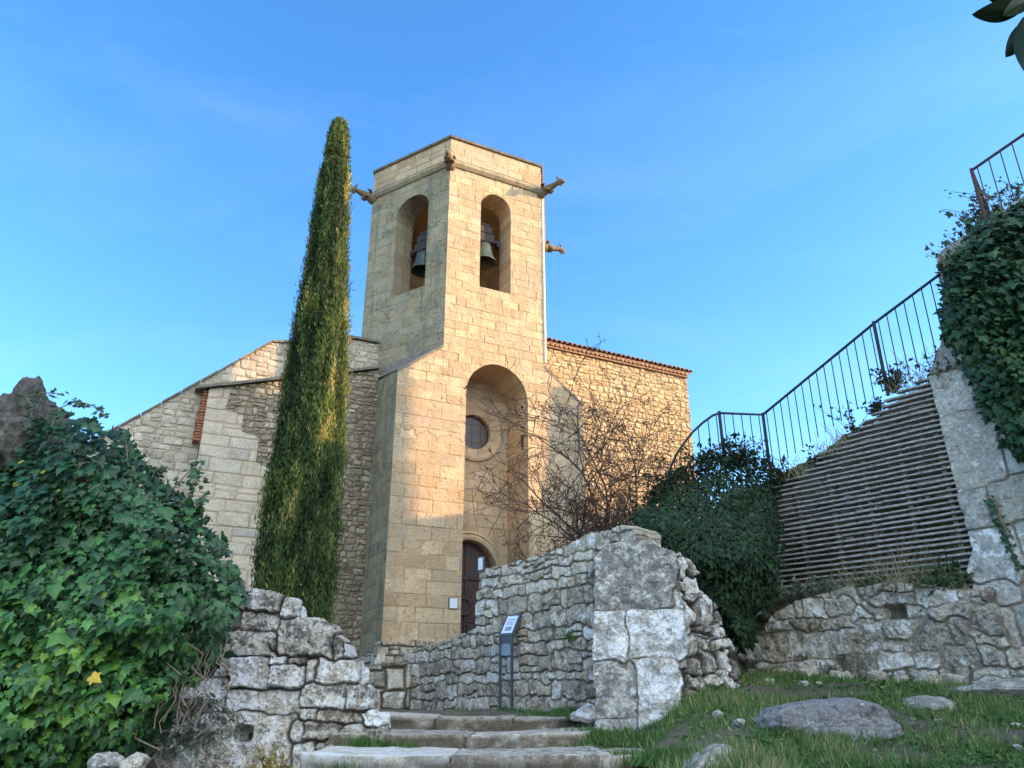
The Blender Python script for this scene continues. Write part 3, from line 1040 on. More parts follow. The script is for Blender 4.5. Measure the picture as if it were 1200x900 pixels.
path = [(1.0, 2.5 - 4.95, 0)] + [(math.cos(math.pi * i / n_), math.sin(math.pi * i / n_), 1) for i in range(n_ + 1)] + [(-1.0, 2.5 - 4.95, 0)]
V = []
for cx, sy, isarc in path:
    for r, h in prof:
        hh = sy * (r + 0.18) if isarc else sy
        V.append(nf.p(1.62 + cx * (r + 0.05), 4.95 + hh, h))
m_ = len(prof)
f = []
for i in range(len(path) - 1):
    for k in range(m_ - 1):
        f.append((i * m_ + k, i * m_ + k + 1, (i + 1) * m_ + k + 1, (i + 1) * m_ + k))
dm.add(V, f)
dm.build('door_moulding', M['ashlar'], church)
ss = MB()
ss.boxf(FA, 2.862, 2.87, 8.7, 9.15, -0.42, -0.30)
ss.build('vent_slit', M['yoke'], church)

# rough projecting courses at the foot of the tower block
pl_mb = MB()
pf = Frame(FA.p(0, 0, 0.10), FA.A)
panel(pl_mb, pf, [(sL - 0.22, 1.9), (1.0, 1.9), (0.9, 2.45), (0.86, 2.75), (0.2, 2.85), (0.15, 2.98), (-0.6, 3.0), (-0.7, 2.92), (sL - 0.10, 2.95), (sL - 0.16, 2.5)], rows(-2, 1.5, 1.8, 3.2, (0.18, 0.28), (0.25, 0.55), rng, 0.1), res=0.025,
      depth=0.3, joint=0.003, soft=0.03, relief=0.04, bulge=0.02, var=0.03, rough=0.03, warp=0.04, warp_f=4, round_=0.04, seed=78, edge_noise=0.06, tilt=0.08)
pl_mb.build('plinth', M['drystone'], church)
sp_ = Frame(FA.p(sL - 0.12, 0, -1.92), FA.N)
pl_mb = MB()
panel(pl_mb, sp_, [(0, 1.9), (2.05, 1.9), (2.05, 2.7), (1.2, 2.75), (1.1, 2.6), (0, 2.6)], rows(-0.5, 2.5, 1.8, 3.2, (0.18, 0.28), (0.25, 0.55), rng, 0.1), res=0.03, depth=0.2, joint=0.003, soft=0.03, relief=0.03,
      bulge=0.02, var=0.03, rough=0.03, warp=0.04, round_=0.04, seed=79, edge_noise=0.05)
pl_mb.build('plinth', M['drystone'], church)

# nave to the right of the tower
nr = FA.back(2.2)
nv_ = MB()
panel(nv_, nr, [(sR - 2.5, 2.5), (11.2, 2.5), (11.2, 13.5), (3.0, 13.5)], rows(2, 12, 2.0, 14, (0.12, 0.22), (0.14, 0.40), rng, 0.14), res=0.034, extrude=True,
      depth=6.0, joint=0.006, soft=0.03, relief=0.03, bulge=0.010, var=0.016, rough=0.026, warp=0.06, round_=0.05, seed=81, tilt=0.05)
nv_.build('nave_wall', M['rubble_warm'], church)
rt = MB()
# roof deck and canal tiles
slope = 0.36
deck = [nr.p(3.0, 13.56, 0.12), nr.p(11.32, 13.56, 0.12), nr.p(11.32, 13.56 + 7 * slope, -6.9), nr.p(3.0, 13.56 + 7 * slope, -6.9)]
deck2 = [p - np.array([0, 0, 0.07]) for p in deck]
rt.add(deck + deck2, [(0, 1, 2, 3), (7, 6, 5, 4), (0, 4, 5, 1), (1, 5, 6, 2), (3, 2, 6, 7), (0, 3, 7, 4)])
rr = random.Random(8)
k = 0
a = 3.56
while a < 11.35:
    r0 = 0.095
    for course in range(7):
        h0 = 0.2 - course * 0.95 + rr.uniform(-0.03, 0.03)
        V = []
        nseg = 7
        for (hh, lift, rad) in ((h0, 0.0, r0 * 1.06), (h0 - 1.0, -0.012, r0 * 0.86)):
            zb = 13.565 + (0.12 - hh) * slope + lift + 0.03
            for q in range(nseg + 1):
                th = math.pi * q / nseg
                V.append(nr.p(a + rad * math.cos(th) + rr.uniform(-0.006, 0.006), zb + rad * math.sin(th), hh))
            for q in range(nseg + 1):
                th = math.pi * q / nseg
                V.append(nr.p(a + (rad - 0.018) * math.cos(th), zb + (rad - 0.018) * math.sin(th), hh))
        s = nseg + 1
        f = []
        for q in range(nseg):
            f.append((q, q + 1, 2 * s + q + 1, 2 * s + q))
            f.append((s + q + 1, s + q, 3 * s + q, 3 * s + q + 1))
            f.append((q + 1, q, s + q, s + q + 1))
        rt.add(V, f)
    a += 0.215
    k += 1
rt.build('nave_roof', M['tile'], church)
ge = MB()
a = 3.5
while a < 11.25:
    ge.tube([nr.p(a, 13.47, -0.05), nr.p(a, 13.47, 0.13)], 0.085, 8, squash=0.7)
    a += 0.19
ge.boxf(nr, 3.4, 11.25, 13.34, 13.40, 0.03, 0.09)
ge.build('eave_genoise', M['tile'], church)

# chapel wall to the left
cw = FA.back(1.9)
ch = MB()
ctop = lambda s: 9.6 + (s + 6.22) * (11.22 - 9.6) / (6.22 - 1.1)
cpoly = [(-6.26, 1.8), (-4.05, 1.8), (-4.05, 7.4), (-4.7, 7.7), (-4.7, 8.4), (-5.2, 8.5), (-5.2, 9.0), (-5.7, 9.1), (-5.6, ctop(-5.6)), (-6.2, ctop(-6.2)), (-6.2, 8.1)]
panel(ch, cw, cpoly, rows(-7, -3, 1.5, 10.5, (0.30, 0.42), (0.5, 1.0), rng, 0.02), res=0.04, depth=1.2, joint=0.008, soft=0.025, relief=0.02, var=0.01,
      rough=0.012, warp=0.03, round_=0.03, seed=91, extrude=False, fade=0.03)
cho = ch.build('chapel_quoin_wall', M['chapel_pale'], church)
cho['label'] = 'pale squared corner blocks of the chapel wall'
ch = MB()
cpoly2 = [(-4.05, 1.8), (sL + 0.03, 1.8), (sL + 0.03, ctop(sL)), (-5.6, ctop(-5.6)), (-5.7, 9.1), (-5.2, 9.0), (-5.2, 8.5), (-4.7, 8.4), (-4.7, 7.7), (-4.05, 7.4)]
panel(ch, cw, cpoly2, rows(-6, -1, 1.5, 12, (0.11, 0.20), (0.12, 0.34), rng, 0.15), res=0.032, joint=0.004, soft=0.03, relief=0.03, bulge=0.012, var=0.015,
      rough=0.018, warp=0.07, round_=0.06, seed=92, extrude=False, tilt=0.06)
ch.build('chapel_wall', M['rubble_dark'], church)
sb = MB()
sideG = Frame(cw.p(-6.23, 0, -0.5), FA.N)
panel(sb, sideG, [(0, 1.8), (0.5, 1.8), (0.5, 8.1), (0, 8.1)], rows(-1, 1, 1.5, 9, (0.3, 0.4), (0.4, 0.7), rng), res=0.06, extrude=False, seed=93)
sb.build('chapel_side', M['chapel_pale'], church)
bq = MB()
for i in range(18):
    b0 = 8.10 + i * 0.082
    ex = rr.uniform(-0.015, 0.015)
    bq.boxf(cw, -6.40 - ex + (i * 0.004), -6.205, b0, b0 + 0.068, -0.4, -0.03 + ex, bev=0.006)
bq.build('brick_edge', M['brick'], church)
sl = MB()
s = -6.55
while s < sL - 0.05:
    w_ = rr.uniform(0.5, 0.9)
    e_ = min(s + w_, sL + 0.02)
    z0, z1 = ctop(s) + 0.01, ctop(e_) + 0.01
    j = rr.uniform(-0.02, 0.02)
    P = []
    for hh in (0.16 + j, -0.62):
        for dz in (0, 0.085):
            zoff = (-(hh - 0.16)) * 0.15
            P += [cw.p(s + 0.008, z0 + dz + zoff, hh), cw.p(e_, z1 + dz + zoff + rr.uniform(-0.01, 0.01), hh)]
    sl.add(P, [(0, 1, 3, 2), (4, 6, 7, 5), (2, 3, 7, 6), (0, 4, 5, 1), (0, 2, 6, 4), (1, 5, 7, 3)])
    s = e_
sl.build('chapel_roof_slabs', M['slab'], church)
# gable wall further back
gw = FA.back(2.32)
gb = MB()
gpoly = [(-10.2, 1.5), (-1.2, 1.5), (-1.2, 12.2), (-3.5, 12.15), (-3.55, 11.75), (-4.2, 11.62), (-4.62, 11.55), (-8.21, 8.3), (-10.2, 6.5)]
panel(gb, gw, gpoly, rows(-11, -1, 1.0, 13, (0.16, 0.30), (0.20, 0.55), rng, 0.16), res=0.04, depth=0.7, joint=0.004, soft=0.03, relief=0.018, bulge=0.006, var=0.010,
      rough=0.018, warp=0.06, round_=0.03, seed=95, tilt=0.05)
gb.build('gable_wall', M['rubble_grey'], church)
gc = MB()
pl_ = [(-10.2, 6.5), (-8.21, 8.3), (-4.62, 11.55), (-4.2, 11.62), (-3.6, 11.75)]
for (a0, b0), (a1, b1) in zip(pl_[:-1], pl_[1:]):
    L = math.hypot(a1 - a0, b1 - b0)
    nseg = max(1, int(L / 0.6))
    for i in range(nseg):
        t0, t1 = i / nseg, (i + 1) / nseg - 0.006
        q0 = (a0 + (a1 - a0) * t0, b0 + (b1 - b0) * t0)
        q1 = (a0 + (a1 - a0) * t1, b0 + (b1 - b0) * t1)
        j = rr.uniform(-0.012, 0.012)
        P = [gw.p(q[0], q[1] + dz + 0.003, hh) for hh in (0.06 + j, -0.75) for dz in (0, 0.06 + j) for q in (q0, q1)]
        gc.add(P, [(0, 1, 3, 2), (4, 6, 7, 5), (2, 3, 7, 6), (0, 4, 5, 1), (0, 2, 6, 4), (1, 5, 7, 3)])
gc.add([gw.p(-3.5, 12.18, 0.08), gw.p(-1.2, 12.23, 0.08), gw.p(-1.2, 12.23, -0.8), gw.p(-3.5, 12.18, -0.8),
        gw.p(-3.5, 12.26, 0.08), gw.p(-1.2, 12.31, 0.08), gw.p(-1.2, 12.31, -0.8), gw.p(-3.5, 12.26, -0.8)],
       [(0, 1, 5, 4), (4, 5, 6, 7), (3, 2, 1, 0), (0, 4, 7, 3), (1, 2, 6, 5), (2, 3, 7, 6)])
gc.build('gable_coping', M['coping'], church)


# bells
def bell(F, ca, cb, r, depth, label, arm_side):
    t = thing('church_bell', label, 'bell', F.p(ca, cb, -depth), 'bells in the belfry arches')
    c = F.p(ca, cb, -depth)
    b = MB()
    H = r * 1.75
    prof = [(r * 0.93, 0.03), (r, 0), (r * 1.0, 0.03), (r * 0.86, H * 0.18), (r * 0.72, H * 0.42), (r * 0.64, H * 0.7), (r * 0.58, H * 0.88), (r * 0.40, H * 0.98), (0.01, H)]
    b.lathe(c, prof, 28)
    b.lathe(c, [(r * 0.93, 0.03), (r * 0.66, H * 0.4), (r * 0.5, H * 0.85), (0.01, H * 0.93)], 28)
    b.build('bell_body', M['bronze'], t, smooth=True)
    cl = MB()
    cl.tube([c + [0, 0, H * 0.9], c + [0, 0, 0.1]], 0.02, 6)
    cl.lathe(c + np.array([0, 0, -0.0]), [(0.005, -0.03), (0.055, 0.02), (0.06, 0.06), (0.04, 0.11), (0.01, 0.13)], 12)
    cl.build('clapper', M['iron'], t)
    y = MB()
    Fc = Frame(c, F.A)
    top = H + 0.03
    y.boxf(Fc, -0.32, 0.32, top, top + 0.34, -0.14, 0.14, bev=0.03)
    y.boxf(Fc, -0.24, 0.24, top + 0.34, top + 0.62, -0.13, 0.13, bev=0.03)
    y.boxf(Fc, -0.15, 0.15, top + 0.62, top + 0.74, -0.11, 0.11, bev=0.03)
    y.boxf(Fc, -0.58, 0.58, top + 0.05, top + 0.19, -0.075, 0.075, bev=0.02)
    y.build('yoke', M['yoke'], t)
    for sg in (-1, 1):
        k = MB()
        k.boxf(Fc, sg * 0.50 - 0.06, sg * 0.50 + 0.06, top - 0.06, top + 0.05, -0.09, 0.09, bev=0.01)
        k.build('bearing', M['iron'], t)
        k = MB()
        k.tube([Fc.p(sg * 0.13, top + 0.4, 0.125), Fc.p(sg * 0.13, top - 0.12, 0.125), Fc.p(sg * 0.1, H - 0.02, 0.05)], 0.015, 6)
        k.build('iron_strap', M['iron'], t)
    return t


a1_, b1_ = FA.back(0.55).px(567, 308)
bell(FA, a1_, b1_, 0.42, 0.55, 'green bronze bell hanging in the sunlit right-hand belfry arch', 1)
FLb = FL.back(0.55)
a2_, b2_ = FLb.px(496, 318)
bell(FL, a2_, b2_, 0.42, 0.55, 'dark bell hanging in the shaded belfry arch on the left tower face', -1)


# plaques by the door
def plaque(F, x, y, w, h, label):
    a, b = F.px(x, y)
    t = thing('wall_plaque', label, 'plaque', F.p(a, b - h / 2, 0.02))
    mb = MB()
    mb.boxf(F, a - w / 2, a + w / 2, b - h / 2, b + h / 2, 0.005, 0.03, bev=0.004)
    mb.build('plate', M['steel'], t)
    mb = MB()
    mb.boxf(F, a - w / 2 + 0.02, a + w / 2 - 0.02, b - h / 2 + 0.02, b + h / 2 - 0.02, 0.0305, 0.034)
    mb.build('printed_face', M['plaque'], t)


plaque(FA, 531, 707, 0.26, 0.30, 'small pale plaque fixed to the church front beside the door')


# ================================================================== WALLS IN FRONT
def pxpoly(F, pts):
    return [F.px(x, y) for x, y in pts]


# rubble wall beside the landing
t = thing('rubble_wall', 'tall grey rubble wall with stepped top behind the information stand', 'wall', FR.p(2.0, 1.45, 0))
mb = MB()
pp_ = pxpoly(FR, [(744, 622), (738, 618), (725, 617), (700, 623), (682, 629), (668, 635), (655, 644), (640, 647), (618, 656), (597, 662), (578, 664), (561, 668),
                  (560, 690), (558, 715), (557, 737), (540, 744), (520, 752), (500, 757), (475, 770), (475, 850), (744, 880)])
stn = rows(-0.6, 7, 0.9, 4.4, (0.13, 0.25), (0.15, 0.42), random.Random(15), 0.16)
panel(mb, FR, pp_, stn, res=0.016, depth=0.5, joint=0.003, soft=0.014, gap=0.09, relief=0.026, bulge=0.010, var=0.016, rough=0.024, rough_f=8, warp=0.06, warp_f=4.5,
      round_=0.02, seed=101, edge_noise=0.05, tilt=0.05, pit=0.02)
mb.build('stonework', M['drystone'], t)
a_, b_ = FR.px(564, 662)
plaque(FR, 565, 661, 0.15, 0.22, 'small white plaque on the left end of the rubble wall by the door')

# low block wall closing the landing on the left
FLB = Frame((-1.9, 13.6, 0), (1, -0.05, 0))
lbs = [FLB.box(*b) for b in [(417, 786, 452, 806), (452, 781, 473, 808), (421, 805, 450, 813), (429, 813, 448, 830), (446, 809, 474, 831),
                             (395, 783, 417, 804), (396, 804, 421, 830), (473, 780, 490, 806), (474, 806, 492, 831), (421, 772, 448, 786), (448, 770, 474, 781),
                             (390, 760, 421, 783), (400, 830, 440, 850), (440, 831, 490, 850)]]
t = thing('block_wall', 'low wall of dark square blocks closing the back of the landing', 'wall', FLB.p(0, 1.45, 0))
mb = MB()
panel(mb, FLB, pxpoly(FLB, [(380, 768), (420, 784), (450, 780), (480, 776), (480, 845), (380, 845)]), lbs, res=0.016, depth=0.5, joint=0.004, soft=0.03, relief=0.05, bulge=0.02, var=0.02, gap=0.09,
      rough=0.024, warp=0.05, round_=0.04, seed=104, edge_noise=0.03, tilt=0.08)
mb.build('stonework', M['drystone'], t)

# dry stone wall at the left of the steps
FLW = Frame((-2.2, 8.2, 0), (0.985, -0.10, 0), batter=R(6))
S_ = [(284, 692, 331, 717), (329, 699, 345, 723), (277, 718, 325, 740), (324, 723, 391, 770), (389, 746, 405, 772), (259, 736, 317, 768), (316, 744, 325, 761), (225, 738, 259, 766),
      (225, 766, 266, 795), (268, 767, 316, 809), (315, 763, 337, 780), (336, 766, 357, 778), (316, 779, 357, 806), (356, 776, 370, 800), (369, 770, 417, 802), (404, 752, 424, 772),
      (348, 801, 405, 830), (404, 803, 432, 832), (351, 829, 372, 846), (369, 831, 425, 847), (353, 846, 401, 868), (336, 845, 354, 868), (340, 868, 372, 900), (366, 867, 398, 881),
      (370, 880, 402, 905), (397, 852, 450, 890), (400, 888, 450, 915), (424, 832, 446, 853), (267, 806, 349, 838), (215, 796, 268, 836), (200, 836, 340, 905), (265, 680, 290, 717), (240, 700, 278, 737), (165, 740, 226, 800), (180, 690, 240, 740)]
lws = [FLW.box(*b) for b in S_]
ha, hb = FLW.px(291, 861)


def lw_extra(A, B):
    hole = np.exp(-(((A - ha) / 0.075) ** 4 + ((B - hb) / 0.065) ** 4))
    a_l, b_l = FLW.px(345, 838)
    lump = sstep(a_l + 0.05, a_l - 0.5, A) * sstep(b_l + 0.45, b_l - 0.1, B)
    return -0.30 * hole + 0.16 * lump + 0.03 * fbm(A * 2.5, B * 2.5, 0.7, 4, 55) * lump


t = thing('dry_stone_wall', 'ruined dry stone wall of lichened boulders left of the steps', 'wall', FLW.p(0, 1.0, 0))
mb = MB()
panel(mb, FLW, pxpoly(FLW, [(170, 760), (190, 680), (240, 680), (284, 693), (300, 690), (331, 697), (344, 703), (346, 722), (360, 724), (386, 738), (403, 752), (405, 768), (417, 776), (419, 800),
                            (432, 806), (432, 830), (446, 838), (448, 856), (451, 870), (452, 930), (170, 930), (165, 850)]), lws, res=0.0125, depth=0.4, joint=0.002, soft=0.016, gap=0.12,
      relief=0.055, bulge=0.014, var=0.05, rough=0.05, rough_f=7, warp=0.045, warp_f=6, round_=0.03, seed=107, edge_noise=0.02, extra=lw_extra, tilt=0.16, pit=0.02)
mb.build('stonework', M['lichen'], t)

# ruined pillar at the right of the steps
FP = Frame((1.3, 8.8, 0), (0.985, -0.17, 0), batter=R(2))
S_ = [(693, 636, 791, 714), (693, 714, 733, 778), (737, 712, 809, 770), (696, 776, 748, 841), (745, 770, 796, 872), (700, 841, 748, 860), (786, 690, 812, 714), (690, 858, 745, 890)]
pls = [FP.box(*b) for b in S_]
t = thing('stone_pillar', 'ruined pillar of large pale dressed blocks at the right of the steps', 'pillar', FP.p(0.1, 1.2, 0))
mb = MB()
panel(mb, FP, pxpoly(FP, [(694, 652), (702, 644), (718, 639), (735, 633), (762, 636), (786, 645), (792, 660), (795, 690), (806, 716), (808, 762), (797, 775), (794, 800), (793, 885), (700, 885), (698, 800), (695, 720)]),
      pls, res=0.0125, depth=0.9, joint=0.0, soft=0.014, gap=0.15, relief=0.022, bulge=0.016, var=0.02, rough=0.055, rough_f=5, warp=0.04, warp_f=5, round_=0.03, seed=110, edge_noise=0.09, tilt=0.05, pit=0.015)
mb.build('dressed_blocks', M['block'], t)
e_ = FP.p(*FP.px(789, 760), -0.04)
FP2 = Frame((e_[0], e_[1], 0), (0.80, 0.60, 0), batter=R(8))
S2 = rows(-0.3, 2.2, 0.6, 3.6, (0.10, 0.26), (0.16, 0.42), random.Random(23), 0.25)
mb = MB()
panel(mb, FP2, pxpoly(FP2, [(778, 640), (800, 648), (806, 660), (818, 672), (822, 688), (836, 698), (845, 718), (850, 742), (858, 760), (862, 778), (866, 800), (868, 850), (785, 890)]), S2,
      res=0.0125, depth=0.8, joint=0.003, soft=0.018, gap=0.10, relief=0.06, bulge=0.012, var=0.05, rough=0.05, rough_f=5, warp=0.12, warp_f=4.0, round_=0.02, seed=112, edge_noise=0.05, tilt=0.22, pit=0.03)
o = mb.build('rubble_core', M['lichen'], t)
o['label'] = 'crumbling rubble core on the right side of the pillar'

# low bank wall under the slats
FLOW = FRW.back(-0.32)
S3 = [FLOW.box(*b) for b in [(1025, 697, 1075, 711), (1018, 711, 1038, 728), (1056, 711, 1080, 728), (1036, 727, 1082, 743), (980, 765, 1024, 800), (1030, 765, 1072, 783), (925, 742, 1000, 772),
                             (868, 748, 893, 778), (893, 745, 925, 775), (880, 778, 980, 812), (1072, 728, 1130, 760)]]
S3 += [s for s in rows(-4.2, 0.6, 1.3, 3.3, (0.12, 0.27), (0.16, 0.55), random.Random(31), 0.2)
       if not any(abs(s[0] - q[0]) < (q[2] + s[2] * 0.5) and abs(s[1] - q[1]) < (q[3] + s[3] * 0.5) for q in S3)]
hla, hlb = FLOW.px(1047, 718)


def low_extra(A, B):
    return -0.30 * np.exp(-(((A - hla) / 0.13) ** 4 + ((B - hlb) / 0.085) ** 4))


t = thing('bank_wall', 'low weathered rubble wall with a drain hole above the grass bank', 'wall', FLOW.p(-1.5, 1.8, 0))
mb = MB()
panel(mb, FLOW, pxpoly(FLOW, [(862, 772), (870, 750), (892, 742), (905, 722), (935, 702), (985, 690), (1050, 683), (1100, 688), (1150, 692), (1165, 720), (1185, 760), (1205, 785), (1205, 835), (862, 835)]), S3,
      res=0.0145, depth=0.6, joint=0.002, soft=0.018, gap=0.5, relief=0.024, bulge=0.006, var=0.03, rough=0.055, rough_f=5, warp=0.07, warp_f=5.0, round_=0.02, seed=115, edge_noise=0.05,
      extra=low_extra, tilt=0.12, pit=0.02)
mb.build('stonework', M['lowwall'], t)

# great retaining wall at the right
S4 = [FRW.box(*b) for b in [(1085, 440, 1140, 486), (1097, 480, 1175, 575), (1118, 571, 1164, 622), (1155, 556, 1215, 612), (1136, 618, 1194, 684), (1130, 682, 1185, 705), (1172, 500, 1240, 556)]]
S4 += [s for s in rows(-0.3, 4.2, 1.0, 8.2, (0.28, 0.50), (0.4, 0.9), random.Random(41), 0.06)
       if not any(abs(s[0] - q[0]) < (q[2] + s[2] * 0.5) and abs(s[1] - q[1]) < (q[3] + s[3] * 0.5) for q in S4)]
t = thing('retaining_wall', 'high grey masonry retaining wall half covered in ivy', 'wall', FRW.p(1.5, 1.75, 0))
mb = MB()
e0 = pxpoly(FRW, [(1088, 442), (1098, 480), (1108, 525), (1118, 565), (1128, 602), (1140, 645), (1134, 668), (1140, 690), (1160, 705), (1170, 740), (1190, 780), (1190, 830)])
panel(mb, FRW, e0 + [(4.0, 1.0), (4.0, 8.7), (1.0, 7.75), (0.45, 7.6), (0.42, 6.6)], S4, res=0.018, depth=0.7, joint=0.001, soft=0.022, gap=0.5, relief=0.03, bulge=0.014, var=0.018, rough=0.032,
      rough_f=5, warp=0.045, warp_f=3.5, round_=0.04, seed=118, edge_noise=0.0, tilt=0.05, pit=0.015)
mb.build('stonework', M['masonry'], t)

# slatted wall
FS = FRW.back(0.22)
t = thing('slatted_wall', 'retaining wall faced with rows of thin grey horizontal slats', 'slatted wall', FS.p(-1.3, 3.0, 0))
top_px = [(905, 566), (930, 556), (955, 543), (958, 530), (985, 515), (1008, 497), (1018, 482), (1030, 474), (1040, 462), (1064, 452), (1078, 440), (1100, 432)]
tops = sorted([FRW.px(x, y) for x, y in top_px])
topz = lambda a: float(np.interp(a, [q[0] for q in tops], [q[1] for q in tops]))
mb = MB()
bk = [(-2.95, 2.7)] + [(0.35, 2.7), (0.35, 5.85)] + [(a, b - 0.07) for a, b in reversed(tops)] + [(-2.95, 4.75)]
panel(mb, FS, bk, rows(-3.4, 0.6, 2.5, 6.2, (0.13, 0.24), (0.18, 0.45), random.Random(45), 0.15), res=0.022, depth=0.25, joint=0.014, soft=0.03, relief=0.05, bulge=0.03, var=0.03, rough=0.02,
      warp=0.08, round_=0.05, seed=121, tilt=0.1)
bko = mb.build('rubble_backing', M['masonry'], t)
sm = MB()
rs = random.Random(46)
z = 2.86
while z < 5.95:
    # the run of this slat under the stair-stepped top edge
    aL = -2.74 + rs.uniform(-0.05, 0.05)
    if z > topz(aL) - 0.02:
        cand = np.linspace(-2.75, 0.2, 120)
        okc = [a for a in cand if topz(a) > z + 0.03]
        if not okc:
            break
        aL = okc[0] + rs.uniform(-0.06, 0.03)
    a = aL
    while a < 0.12:
        e2 = min(a + rs.uniform(0.9, 1.9), 0.16 + rs.uniform(-0.03, 0.03))
        dz0, dz1 = rs.uniform(-0.006, 0.006), rs.uniform(-0.006, 0.006)
        hh = rs.uniform(0.025, 0.035)
        n_ = max(2, int((e2 - a) / 0.12))
        V, f = [], []
        tone = rs.random()
        ph = rs.uniform(0, 50)
        for i in range(n_ + 1):
            q = a + (e2 - a - 0.008) * i / n_
            zz = z + dz0 + (dz1 - dz0) * i / n_ + 0.006 * float(vnoise(q * 3, ph, 0.3, 3))
            o_ = 0.19 + 0.012 * float(vnoise(q * 2.3, ph, 4.3, 4))
            for bb, h_ in ((0.004, o_ - 0.10), (0.0, o_ - 0.006), (0.006, o_), (hh - 0.006, o_), (hh, o_ - 0.008), (hh - 0.004, o_ - 0.10)):
                V.append(FS.p(q, zz + bb, h_))
        for i in range(n_):
            for k in range(6):
                k2 = (k + 1) % 6
                f.append((i * 6 + k, (i + 1) * 6 + k, (i + 1) * 6 + k2, i * 6 + k2))
        f += [tuple(range(6)), tuple(n_ * 6 + k for k in range(5, -1, -1))]
        sm.add(V, f, (tone, 1, rs.random(), 1))
        a = e2
    z += rs.uniform(0.073, 0.081)
sm.build('slats', M['wood'], t)
bm_ = MB()
for a in (-2.3, -1.75, -1.2, -0.65, -0.12):
    bm_.boxf(FS, a - 0.03, a + 0.03, 2.8, topz(a) - 0.12, 0.03, 0.088, bev=0.006)
bm_.build('battens', M['wood'], t)


# ------------------------------------------------------------------ railings
def railing(name, label, pts_top, base_z, posts, parent_loc, spacing, mat, extra=None, bar_r=0.0085):
    """pts_top: polyline of the handrail; base_z(p): height where bars end; posts: indices/points"""
    t = thing(name, label, 'railing', parent_loc)
    mb = MB()
    mb.tube(pts_top, 0.021, 8)
    mb.build('handrail', mat, t)
    pts = [np.array(p, float) for p in pts_top]
    bars = MB()
    low = []
    for p0, p1 in zip(pts[:-1], pts[1:]):
        L = np.linalg.norm((p1 - p0)[:2])
        n = max(1, int(L / spacing))
        for i in range(n):
            q = p0 + (p1 - p0) * (i + 0.5) / n
            bz = base_z(q)
            if q[2] - bz > 0.1:
                bars.tube([(q[0], q[1], bz), q], bar_r, 5, caps=False)
    bars.build('balusters', mat, t)
    for p in posts:
        p = np.array(p, float)
        m2 = MB()
        m2.tube([(p[0], p[1], base_z(p) - 0.1), p + [0, 0, 0.03]], 0.026, 8)
        m2.build('post', mat, t)
    return t


P1 = at(843, 484, 12.0)
P2 = FRW.p(*FRW.px(894, 486))
P3 = FRW.p(*FRW.px(1024, 379))
P4 = FRW.p(*FRW.px(1106, 318))
P5 = P4 + (P4 - P3) * 0.9
curve = [at(783, 556, 11.9), at(787, 545, 11.9), at(793, 532, 11.9), at(801, 520, 11.92), at(812, 506, 11.95), at(824, 495, 11.97), at(835, 487, 12.0)]


def rail_base(q):
    s = float((np.array(q) - PR) @ FRW.A)
    return float(np.interp(s, [-4.6, -3.9, -3.4, -2.64, -0.62, 0.48, 1.5], [4.3, 4.75, 5.0, 5.0, 5.80, 6.25, 6.7]))


railing('stair_railing', 'dark iron stair railing climbing above the slatted wall to the ivy', curve + [P1, P2, P3, P4, P5], rail_base, [P1, P2, P3, P4], (P2[0], P2[1], 5.0), 0.135, M['iron'])
U0 = FRW.p(*FRW.px(1137, 198), -0.05)
U1 = FRW.p(*FRW.px(1205, 151), -0.05)
U2 = U1 + (U1 - U0)
t = railing('terrace_railing', 'rusty iron railing corner on top of the high ivy-covered wall', [U0, U1, U2], lambda q: U0[2] - 1.05 + (q[2] - U0[2]), [U0, U2], (U0[0], U0[1], 7.6), 0.15, M['iron_rust'])
mb = MB()
D0, D1 = U0 + [0, 0, -0.03], U0 + np.array([1.15, 1.4, -0.15])
mb.tube([D0, D1], 0.024, 8)
for k in range(1, 9):
    q = D0 + (D1 - D0) * k / 9
    mb.tube([q, q - [0, 0, 0.95]], 0.0085, 5)
mb.build('return_rail', M['iron_rust'], t)

# ------------------------------------------------------------------ steps
t = thing('stone_steps', 'three broad worn stone steps leading up to the landing', 'steps', (-0.2, 7.0, 1.0))


